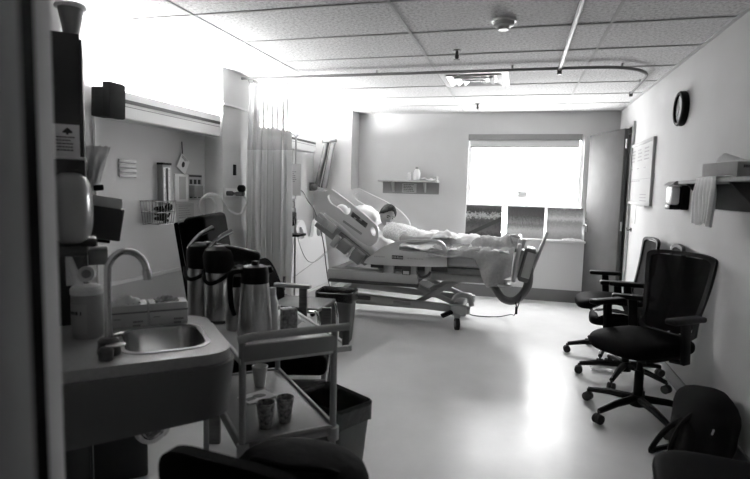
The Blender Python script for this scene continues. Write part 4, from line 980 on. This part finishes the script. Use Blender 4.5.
# trap
t = thing('drain_trap', 'chrome drain trap hanging beneath the sink counter', 'pipe', tuple(uv(.16, 1.93, .48)), AZ)
g = G(UV); g.tube([(.2, 1.93, .722), (.2, 1.93, .56), (.185, 1.93, .535), (.155, 1.93, .52), (.125, 1.93, .535), (.11, 1.93, .58), (.10, 1.93, .63), (.06, 1.93, .645), (-.129, 1.93, .645)], .019, 12, smooth=4); obj('pipe', g, 'chrome', t)
g = G(UV); g.cyl((.2, 1.93, .60), (.2, 1.93, .64), .028); g.cyl((.11, 1.93, .565), (.108, 1.93, .60), .027); obj('nut', g, 'chrome', t)
# wipes tub
JC = uv(-.03, 2.05, .87)
t = thing('wipes_tub', 'round pale tub of wipes with its ringed lid flipped open beside the faucet', 'tub', tuple(JC))
obj('tub', G().lathe([(.046, .001), (.049, .01), (.049, .145), (.045, .15)], JC, 32), 'jug', t)
obj('lid', G().lathe([(.051, .15), (.0515, .168), (.046, .176), (.02, .178), (.0, .178)], JC, 32), 'pale', t)
LM = Matrix.Translation(JC+uv(.0, -.01, .218)) @ Matrix.Rotation(AZ-.35, 4, 'Z') @ Matrix.Rotation(1.15, 4, 'X') @ Matrix.Rotation(.3, 4, 'Y') @ Matrix.Scale(.78, 4)
obj('flip_lid', G(LM).lathe([(.0, -.003), (.034, -.003), (.036, .0), (.034, .006), (.027, .006), (.025, .002), (.0, .002)], n=28), 'pale', t)
obj('flip_lid_mark', G(LM).lathe([(.010, .0025), (.019, .0025), (.019, .004), (.010, .004)], n=24), 'grey', t)
g = G(); g.sheet(lambda u, v: tuple(JC+uv(-.06+.05*u*(1-v*.7), .01, .178+.10*v)+Vector((0, .006*math.sin(u*9), 0))), 8, 8, .002); obj('wipe', g, 'paper', t, 80)
def lab(u, v):
    a = -2.35+u*1.5; return (JC.x+.0497*math.cos(a), JC.y+.0497*math.sin(a), JC.z+.02+.10*v)
lb = obj('tub_label', G().sheet(lab, 16, 2, .0006), 'mid', t, 60)
g = G()
for k, (u0, u1) in enumerate(((.15, .24), (.27, .36), (.39, .46), (.5, .62), (.72, .78))):
    g.sheet(lambda u, v: (JC.x+.0507*math.cos(-2.35+(u0+(u1-u0)*u)*1.5), JC.y+.0507*math.sin(-2.35+(u0+(u1-u0)*u)*1.5), JC.z+.085+.012*v), 4, 1, .0006)
obj('tub_print', g, 'darkgrey', lb)
# glove boxes
for u0, u1, dz, l in ((.040, .166, .0, 'pale glove box right behind the faucet spout, tissue bulging from its top'), (.174, .309, 0, 'pale glove box next to the air pots, dark oval slot in its top')):
    c = uv((u0+u1)/2, 2.165, .87)
    t = thing('glove_box', l, 'box', tuple(c), AZ, group='glove boxes on the sink counter')
    obj('carton', G(UV).box(u0, u1, 2.125, 2.215, .871, .952, .002), 'pale', t)
    g = G(UV); g.box(u0-.0008, u1+.0008, 2.1242, 2.13, .920, .926); text_marks(g, (u1-.05, 2.1245, .885), (1, 0, 0), (0, 0, 1), .04, 2, .014, .007); g.box(u0+.012, u0+.035, 2.1236, 2.1242, .90, .903)
    obj('carton_print', g, 'grey', t)
    g = G(UV); g.lathe([(.001, .9525), (.038, .9525), (.038, .954), (.001, .954)], ((u0+u1)/2, 2.17, 0), 24, sx=1, sy=.8); obj('slot', g, 'darkgrey', t)
    g = G(UV); r_ = random.Random(int(u0*1000)); f0 = u0
    g.sheet(lambda u, v: (f0+.02+.085*u, 2.135+.065*v, .955+.022*math.sin(u*PI)*math.sin(v*PI)*(1.2 if f0 < .1 else .55)+.012*noise.noise((u*5+f0*20, v*5, 1))), 14, 12, .002); obj('glove_tissue', g, 'linen' if u0 < .1 else 'pat', t, 80)
# ------------------------------------------------------------------ on the slanted entry wall
t = thing('wall_panel', 'tall shallow dark cabinet on the wall just past the sink dispensers', 'cabinet', tuple(uv(-.08, 2.45, 0)), AZ)
g = G(UV); g.box(-.129, -.036, 2.25, 2.62, .0, 1.925, .003); obj('body', g, 'darkpanel', t); obj('door', G(UV).box(-.0355, -.0275, 2.245, 2.62, .02, 1.905, .002), 'darkpanel', t)
t = thing('storage_tub', 'grey tapered tub with a flat white lid on top of the dark cabinet', 'tub', tuple(uv(-.06, 2.32, 1.926)))
tc = uv(-.062, 2.32, 1.926)
obj('tub', G().lathe([(.024, .0), (.028, .02), (.043, .10)], tc, 24), 'grey', t)
obj('lid', G().lathe([(.052, .10), (.054, .108), (.05, .115), (0, .115)], tc, 24), 'pale', t)
t = thing('towel_dispenser', 'large rounded grey paper towel dispenser at the sink', 'dispenser', tuple(uv(-.03, 1.95, 1.2)), AZ)
g = G(UV); g.ell((-.066, 2.0, 1.312), (.063, .13, .118), (0, 0, 0), 32, 3.0); obj('cover', g, 'dispens', t, 60)
g = G(UV); g.box(-.129, -.02, 1.9, 2.1, 1.165, 1.2, .008); g.box(-.11, .004, 1.92, 2.06, 1.192, 1.222, .008); obj('nozzle', g, 'dispdark', t)
t = thing('folder_box', 'dark open-topped box with a pale rim above the towel dispenser', 'box', tuple(uv(-.03, 1.9, 1.39)), AZ)
obj('box', G(UV).box(-.129, -.024, 1.95, 2.20, 1.385, 1.468, .002), 'dispdark', t)
obj('rim', G(UV).box(-.129, -.021, 1.945, 2.205, 1.4685, 1.476, .002), 'pale', t)
t = thing('notice', 'white notice with a dark spade-shaped emblem above the towel dispenser', 'notice', tuple(uv(-.03, 2.2, 1.5)), AZ)
NM = UV @ Matrix.Translation((-.062, 2.13, 1.477))
obj('sheet', G(NM).box(-.066, .022, 0, .002, 0, .115), 'paper', t)
g = G(NM); g.plate([(-.012, .078), (.016, .078), (.017, .083), (.010, .090), (.002, .097), (-.006, .090), (-.013, .083)], [], lambda a, b: (a-.016, -.001, b+.008), lambda a, b: (a-.016, 0, b+.008)); g.box(-.018, -.011, -.001, 0, .080, .087)
text_marks(g, (-.048, -.0002, .070), (1, 0, 0), (0, 0, 1), .055, 5, .011, .004, .95); obj('notice_print', g, 'ink', t)
t = thing('clear_bag', 'clear plastic bag with white packets hanging beside the dark cabinet', 'bag', tuple(uv(0, 2.3, 1.36)), AZ)
def pb(u, v, s):
    a, b = (u-.5)*2, (v-.5)*2
    return (.005+a*(.03+.012*b)+.012*b, 2.30+s*.02*(1-a**4)*(1-b**4)+.008*noise.noise((a*3, b*3, s)), 1.45+b*.085+.006*noise.noise((a*4, b*3, 5)))
g = G(UV); g.sheet(lambda u, v: pb(u, v, 1), 14, 16); g.sheet(lambda u, v: pb(u, v, -1), 14, 16); bmesh.ops.remove_doubles(g.bm, verts=g.bm.verts, dist=.001); obj('film', g, 'bagclear', t, 80)
obj('packet', G(UV).ob((.0, 2.298, 1.45), (.045, .012, .09), (0, .3, 0), .004), 'paper', t); obj('clip', G(UV).ob((.015, 2.275, 1.378), (.035, .012, .022), (0, -.1, 0), .004), 'black', t)
t = thing('chart_tray', 'dark tilted wall file box with papers standing in it', 'file box', tuple(uv(.04, 2.5, 1.15)), AZ)
TM = UV @ Matrix.Translation((.02, 2.5, 1.25)) @ Matrix.Rotation(.16, 4, 'Y')
obj('box', G(TM).box(-.045, .085, -.03, .10, -.085, .05, .004), 'darkgrey', t)
obj('file_paper', G(TM).box(-.04, .07, -.02, -.016, .05, .092), 'paper', t); obj('file_paper', G(TM).box(-.042, .076, .02, .026, .05, .078), 'pale', t)
obj('lower_clip', G(TM).box(-.035, .05, -.01, .06, -.10, -.086, .004), 'black', t)
single('wall_box', G(UV).box(-.027, .045, 2.45, 2.60, 1.06, 1.125, .004), 'grey', 'small grey box under the tilted wall file box', 'box')
# ------------------------------------------------------------------ service cart
C0, C1, D0, D1 = .445, .825, 1.86, 2.60
t = thing('utility_cart', 'two-tier grey utility cart with a push handle beside the sink', 'cart', tuple(uv(.63, 2.2)), AZ)
LP = [(C0+.012, D0+.01), (C1-.012, D0+.01), (C1-.012, D1-.01), (C0+.012, D1-.01)]
for i, (u, v) in enumerate(LP):
    l = obj('leg', G(UV).cyl((u, v, .09), (u, v, .86 if i < 2 else .80), .013, n=14), 'cartm', t)
    obj('caster', G(UV).cyl((u-.012, v, .045), (u+.012, v, .045), .045, n=18), 'rubber', l); obj('caster_fork', G(UV).box(u-.018, u+.018, v-.02, v+.02, .06, .1, .004), 'cartm', l)
def tray(z, m_, name):
    g = G(UV); g.box(C0, C1, D0, D1, z-.014, z, .003)
    w_ = .014
    for a in ((C0, C0+w_, D0, D1), (C1-w_, C1, D0, D1), (C0+w_, C1-w_, D0, D0+w_), (C0+w_, C1-w_, D1-w_, D1)): g.box(*a, z-(.01 if z > .7 else .035), z+.010, .003)
    return obj(name, g, m_, t)
tray(.465, 'tray', 'lower_shelf'); C1 = .885; tray(.775, 'white', 'upper_shelf'); C1 = .825
for u, v in LP[:2]: obj('corner_bumper', G(UV).cyl((u, v-.006, .415), (u, v-.006, .466), .022, n=14), 'mid', t)
g = G(UV); g.box(C0+.01, C1-.01, D0-.003, D0+.012, .772, .832, .003); obj('end_panel', g, 'cartm', t)
g = G(UV); g.tube([(C0-.005, D0+.01, .85), (C0+.05, D0, .862), (C1-.03, D0, .862), (C1+.045, D0, .862)], .0155, 12); obj('handle', g, 'mid', t)
obj('handle_bracket', G(UV).box(C1+.015, C1+.045, D0-.008, D0-.001, .79, .85, .003), 'darkgrey', t)
# coffee things on the top shelf
def airpot(u, v, label, first, r=.066, h=.29):
    z = .777; c = uv(u, v, z); a = AZ
    t = thing('air_pot', label, 'air pot', tuple(c), a, group='pump air pots on the cart')
    L_ = Matrix.Translation(c) @ Matrix.Rotation(a, 4, 'Z')
    obj('body', G(L_).lathe([(r*.94, 0), (r, .008), (r, h*.72), (r*.9, h*.80)], n=32), 'steel', t)
    obj('base_ring', G(L_).lathe([(r*1.02, .001), (r*1.03, .012), (r*1.0, .014)], n=32), 'darkgrey', t)
    g = G(L_); g.lathe([(r*.92, h*.79), (r*1.04, h*.81), (r*1.08, h*1.05), (r*.95, h*1.14), (r*.6, h*1.19), (0, h*1.2)], n=32); g.ob((.095, 0, h*1.03), (.18, .09, .075), (0, .24, 0), .022, 3); g.ob((.16, 0, h*.90), (.035, .05, .05), bev=.01)
    obj('pump_head', g, 'black', t)
    g = G(L_); g.tube([(-.072, -.02, h*.82), (-.075, -.07, h*.70), (-.05, -.09, h*.66), (.0, -.095, h*.74), (.06, -.075, h*.88)], .009, 8, smooth=5); obj('pour_handle', g, 'black', t)
    g = G(L_); g.tube([(-.055, .0, h*1.10), (-.035, 0, h*1.2), (.005, 0, h*1.33), (.06, 0, h*1.43)], [.007, .008, .010, .012], 10, smooth=4); obj('carry_lever', g, 'chrome', t)
    return t
airpot(.497, 2.47, 'steel pump air pot in the middle of the cart, its silver lever raised', 1)
airpot(.415+.035, 2.61-.0, 'steel pump air pot at the back of the cart, farthest from the handle', 0, .06, .32) if 0 else None
airpot(.52, 2.545+.07, 'steel pump air pot farther back on the cart, half hidden by the front air pot', 0) if 0 else None
airpot(.425+.01, 2.59, 'steel pump air pot at the far end of the cart behind the other one', 0, .058, .295)
z = .777; c = uv(.585, 2.18, z); L_ = Matrix.Translation(c) @ Matrix.Rotation(AZ, 4, 'Z')
t = thing('coffee_jug', 'tapered steel vacuum jug with a black lid at the cart handle', 'jug', tuple(c), AZ)
obj('body', G(L_).lathe([(.070, .0), (.073, .006), (.070, .06), (.060, .19), (.056, .225)], n=36), 'steel', t)
g = G(L_); g.lathe([(.057, .222), (.057, .27), (.052, .29), (.03, .296), (0, .296)], n=36); g.ob((.052, 0, .272), (.04, .04, .03), (0, -.3, 0), .008); g.lathe([(.016, .296), (.014, .312), (0, .314)], n=16); obj('lid', g, 'black', t)
g = G(L_); g.tube([(-.045, .0, .275), (-.095, .0, .268), (-.103, 0, .22), (-.098, 0, .14), (-.085, 0, .09)], [.013, .013, .012, .011, .009], 8, smooth=5); obj('handle', g, 'black', t)
c = uv(.535, 2.305, z); L_ = Matrix.Translation(c) @ Matrix.Rotation(AZ, 4, 'Z')
t = thing('coffee_jug', 'slim steel jug with a black collar half hidden behind the tapered jug', 'jug', tuple(c), AZ)
obj('body', G(L_).lathe([(.042, .0), (.044, .006), (.044, .15), (.036, .19)], n=28), 'steel', t); obj('lid', G(L_).lathe([(.037, .188), (.038, .235), (.02, .245), (0, .245)], n=28), 'black', t)
c = uv(.675, 2.235, z)
t = thing('creamer_bottle', 'slim white creamer bottle right of the tapered steel jug', 'bottle', tuple(c))
obj('body', G().lathe([(.026, .0), (.028, .008), (.026, .12), (.016, .155)], c, 20), 'white', t); obj('cap', G().lathe([(.017, .152), (.016, .185), (.0, .187)], c, 20), 'pale', t)
t = thing('sugar_carton', 'small patterned carton on the cart beside the white bottle', 'carton', tuple(uv(.725, 2.155, z)), AZ)
obj('carton', G(UV).box(.692, .757, 2.135, 2.175, z, z+.105, .003), 'pat', t)
g = G(UV); g.sheet(lambda u, v: (.735+.10*u, 2.25+.15*v, z+.012+.06*math.sin(u*PI)*math.sin(v*PI)+.02*noise.noise((u*4, v*4, 2))), 16, 16, .003)
single('paper_bag', g, 'paper', 'crumpled white paper bag on the cart behind the patterned carton', 'bag', angle=80)
single('napkin', G(UV).box(.70, .86, 2.43, 2.57, z+.0005, z+.004, .001), 'paper', 'flat white napkin at the far corner of the cart top', 'napkin')
# lower shelf
def cup(u, v, label, m_, h=.085):
    c = uv(u, v, .4655); t = thing('paper_cup', label, 'cup', tuple(c), group='cups on the lower cart shelf')
    obj('cup', G().lathe([(.0, .002), (.024, .001), (.036, h), (.033, h), (.022, .005), (0, .005)], c, 24), m_, t)
    obj('cup_rim', G().tube([(c.x+.0355*math.cos(a), c.y+.0355*math.sin(a), c.z+h) for a in [k*2*PI/24 for k in range(24)]], .0025, 6, True), m_, t)
cup(.668, 2.40, 'translucent white cup on the lower cart shelf, farthest from the handle', 'cup', .095)
cup(.57, 1.965, 'dark printed cup on the lower cart shelf by the left leg', 'cupd', .10); cup(.655, 1.985, 'dark printed cup on the lower cart shelf nearer the right leg', 'cupd', .10)
g = G(UV); g.ob((.62, 2.27, .4685), (.14, .10, .004), (0, 0, .3)); t = single('leaflet', g, 'paper', 'crumpled printed leaflet on the lower cart shelf behind the printed cups', 'leaflet')
g = G(UV); g.ell((.63, 2.27, .4725), (.03, .022, .0015)); g.ob((.585, 2.25, .472), (.04, .03, .001), (0, 0, .3)); obj('leaflet_print', g, 'inkg', t)
# ------------------------------------------------------------------ bins
def bin_(label, c, rz, a, b, h, m_):
    t = thing('waste_bin', label, 'bin', (*c, 0), rz); L_ = Matrix.Translation((*c, 0)) @ Matrix.Rotation(rz, 4, 'Z')
    g = G(L_); lv = [(.78, .0), (.79, .01), (1.0, h), (1.0, h+.002), (.95, h+.002), (.75, .012)]
    ring = lambda s: [(x*s, y*s) for x, y in rrect(-a, a, -b, b, min(a, b)*.3)]
    n = len(ring(1)); vs = [(x, y, z_) for s, z_ in lv for x, y in ring(s)]
    g._add(vs, [(k*n+i, k*n+(i+1) % n, (k+1)*n+(i+1) % n, (k+1)*n+i) for k in range(5) for i in range(n)]+[tuple(range(n))[::-1], tuple(5*n+i for i in range(n))])
    obj('bucket', g, m_, t, 40)
    g = G(L_)
    def ln(u, v):
        r = ring(1); k = int(u*n) % n; x, y = r[k]
        prof = [(1.035, h-.075), (1.04, h-.03), (1.045, h+.006), (1.0, h+.016), (.93, h+.004), (.88, h-.12), (.80, h*.35)]
        i = min(5, int(v*6)); f_ = v*6-i; s = prof[i][0]+(prof[i+1][0]-prof[i][0])*f_; zz = prof[i][1]+(prof[i+1][1]-prof[i][1])*f_
        w_ = noise.noise((x*16, y*16, v*3)); s += .012*w_ if v > .3 else .006*abs(w_)
        return (x*s, y*s, zz+(.015*w_ if v < .05 else .006*w_))
    vs = [ln(k/n, j/18) for j in range(19) for k in range(n)]
    g._add(vs, [(j*n+k, j*n+(k+1) % n, (j+1)*n+(k+1) % n, (j+1)*n+k) for j in range(18) for k in range(n)]); obj('liner', g, 'liner', t, 80)
bin_('dark waste bin with a black liner beside the utility cart', (-.82, 2.36), -.52, .165, .115, .39, 'binb')
bin_('grey waste bin with a black liner between the chairs and the hospital bed', (-1.555, 4.56), .1, .165, .15, .46, 'bing')
# ------------------------------------------------------------------ patient chairs by the head wall
def recliner(label, loc, rz, m_, H=1.2, arms=True):
    t = thing('recliner_chair', label, 'recliner', loc, rz, group='padded recliners by the head wall'); L_ = Matrix.Translation(loc) @ Matrix.Rotation(rz, 4, 'Z')
    g = G(L_); g.ob((.05, 0, .42), (.56, .50, .12), bev=.04, seg=4); obj('seat', g, 'vinyl', t, 60)
    g = G(L_ @ Matrix.Translation((-.25, 0, .40)) @ Matrix.Rotation(-.17, 4, 'Y')); g.box(-.06, .06, -.25, .25, 0, H-.40, .03, seg=3); obj('backrest', g, m_, t, 60)
    g = G(L_ @ Matrix.Translation((-.25, 0, .40)) @ Matrix.Rotation(-.17, 4, 'Y')); g.box(-.085, -.045, -.245, .245, .05, H-.42, .012); obj('back_shell', g, 'vinyl', t, 60)
    g = G(L_); g.box(-.25, .32, -.27, -.245, .27, .35, .005); g.box(-.25, .32, .245, .27, .27, .35, .005); g.box(.30, .325, -.245, .245, .27, .35, .005); obj('apron', g, 'wood', t)
    for sx, sy in ((1, 1), (1, -1), (-1, 1), (-1, -1)):
        obj('leg', G(L_).box(*((.27, .33) if sx > 0 else (-.30, -.24)), *((.27, .30) if sy > 0 else (-.30, -.27)), 0, .63 if arms or (sx > 0 and sy > 0) else .36, .004), 'wood', t)
    for sy in ((1, -1) if arms else ()): obj('armrest', G(L_).box(-.32, .36, sy*.285-.035, sy*.285+.035, .63, .66, .01), 'woodl', t)
    return t
recliner('black padded recliner with a tall back, nearest the sink', (-1.36, 2.84, 0), .30, 'vinyl', 1.24, False)
recliner('recliner beyond the black one, its padded back coloured grey as lit', (-1.82, 3.44, 0), .10, 'litvinyl', 1.18, False)  # light falling on the backrest is put into its grey colour
t = thing('visitor_chair', 'dark visitor chair on a bent chrome tube base before the curtain', 'chair', (-1.70, 4.06, 0)); L_ = Matrix.Translation((-1.70, 4.06, 0))
obj('seat', G(L_).box(-.22, .24, -.22, .20, .425, .46, .012, seg=3), 'darkgrey', t)
g = G(L_ @ Matrix.Translation((-.19, 0, .42)) @ Matrix.Rotation(-.42, 4, 'Y')); g.ell((0, 0, .20), (.022, .16, .21), n=24, p=3); obj('backrest', g, 'vinyl', t, 60)
for s in (-.22, .20):
    g = G(L_); g.tube([(-.24, s, .62), (-.20, s, .43), (.16, s, .43), (.24, s, .40), (.26, s, .05), (.22, s, .013), (-.22, s, .013)], .0125, 10, smooth=4); obj('tube_frame', g, 'chrome', t)
g = G(L_); g.bar((-.10, -.28, .64), (.20, -.28, .64), .05, .03, .008); g.bar((.13, -.23, .44), (.13, -.28, .63), .03, .04); obj('armrest', g, 'woodl', t)

# ------------------------------------------------------------------ light and camera
wd = bpy.data.worlds.new('daylight'); SC.world = wd; wd.use_nodes = True
wd.node_tree.nodes['Background'].inputs['Color'].default_value = (1, 1, 1, 1); wd.node_tree.nodes['Background'].inputs['Strength'].default_value = 10.0
la = bpy.data.lights.new('window_portal', 'AREA'); la.shape = 'RECTANGLE'; la.size = 1.4; la.size_y = 1.3; la.cycles.is_portal = True
lo = bpy.data.objects.new('window_portal', la); COL.objects.link(lo); lo.location = (.05, 7.45, 1.47); lo.rotation_euler = (-PI/2, 0, 0)
cam = bpy.data.cameras.new('camera'); co = bpy.data.objects.new('camera', cam); COL.objects.link(co)
cam.sensor_width = 36; cam.lens = 36*535.9/750; cam.clip_start = .05
yaw, pit, rol = [math.radians(a) for a in (14.846, 5.430, -1.393)]
fw = Vector((-math.sin(yaw)*math.cos(pit), math.cos(yaw)*math.cos(pit), -math.sin(pit))); rt = Vector((math.cos(yaw), math.sin(yaw), 0)); up = rt.cross(fw)
r2 = rt*math.cos(rol)-up*math.sin(rol); u2 = up*math.cos(rol)+rt*math.sin(rol)
co.matrix_world = Matrix.Translation((0, 0, 1.40)) @ Matrix((r2, u2, -fw)).transposed().to_4x4()
cam.dof.use_dof = True; cam.dof.focus_distance = 5.6; cam.dof.aperture_fstop = 3.2
SC.camera = co
SC.view_settings.view_transform = 'Standard'; SC.view_settings.look = 'None'; SC.view_settings.gamma = 1; SC.view_settings.use_curve_mapping = False
SC.view_settings.exposure = 1.8
SC.cycles.max_bounces = 8; SC.cycles.diffuse_bounces = 3; SC.cycles.transparent_max_bounces = 12; SC.cycles.sample_clamp_indirect = 6
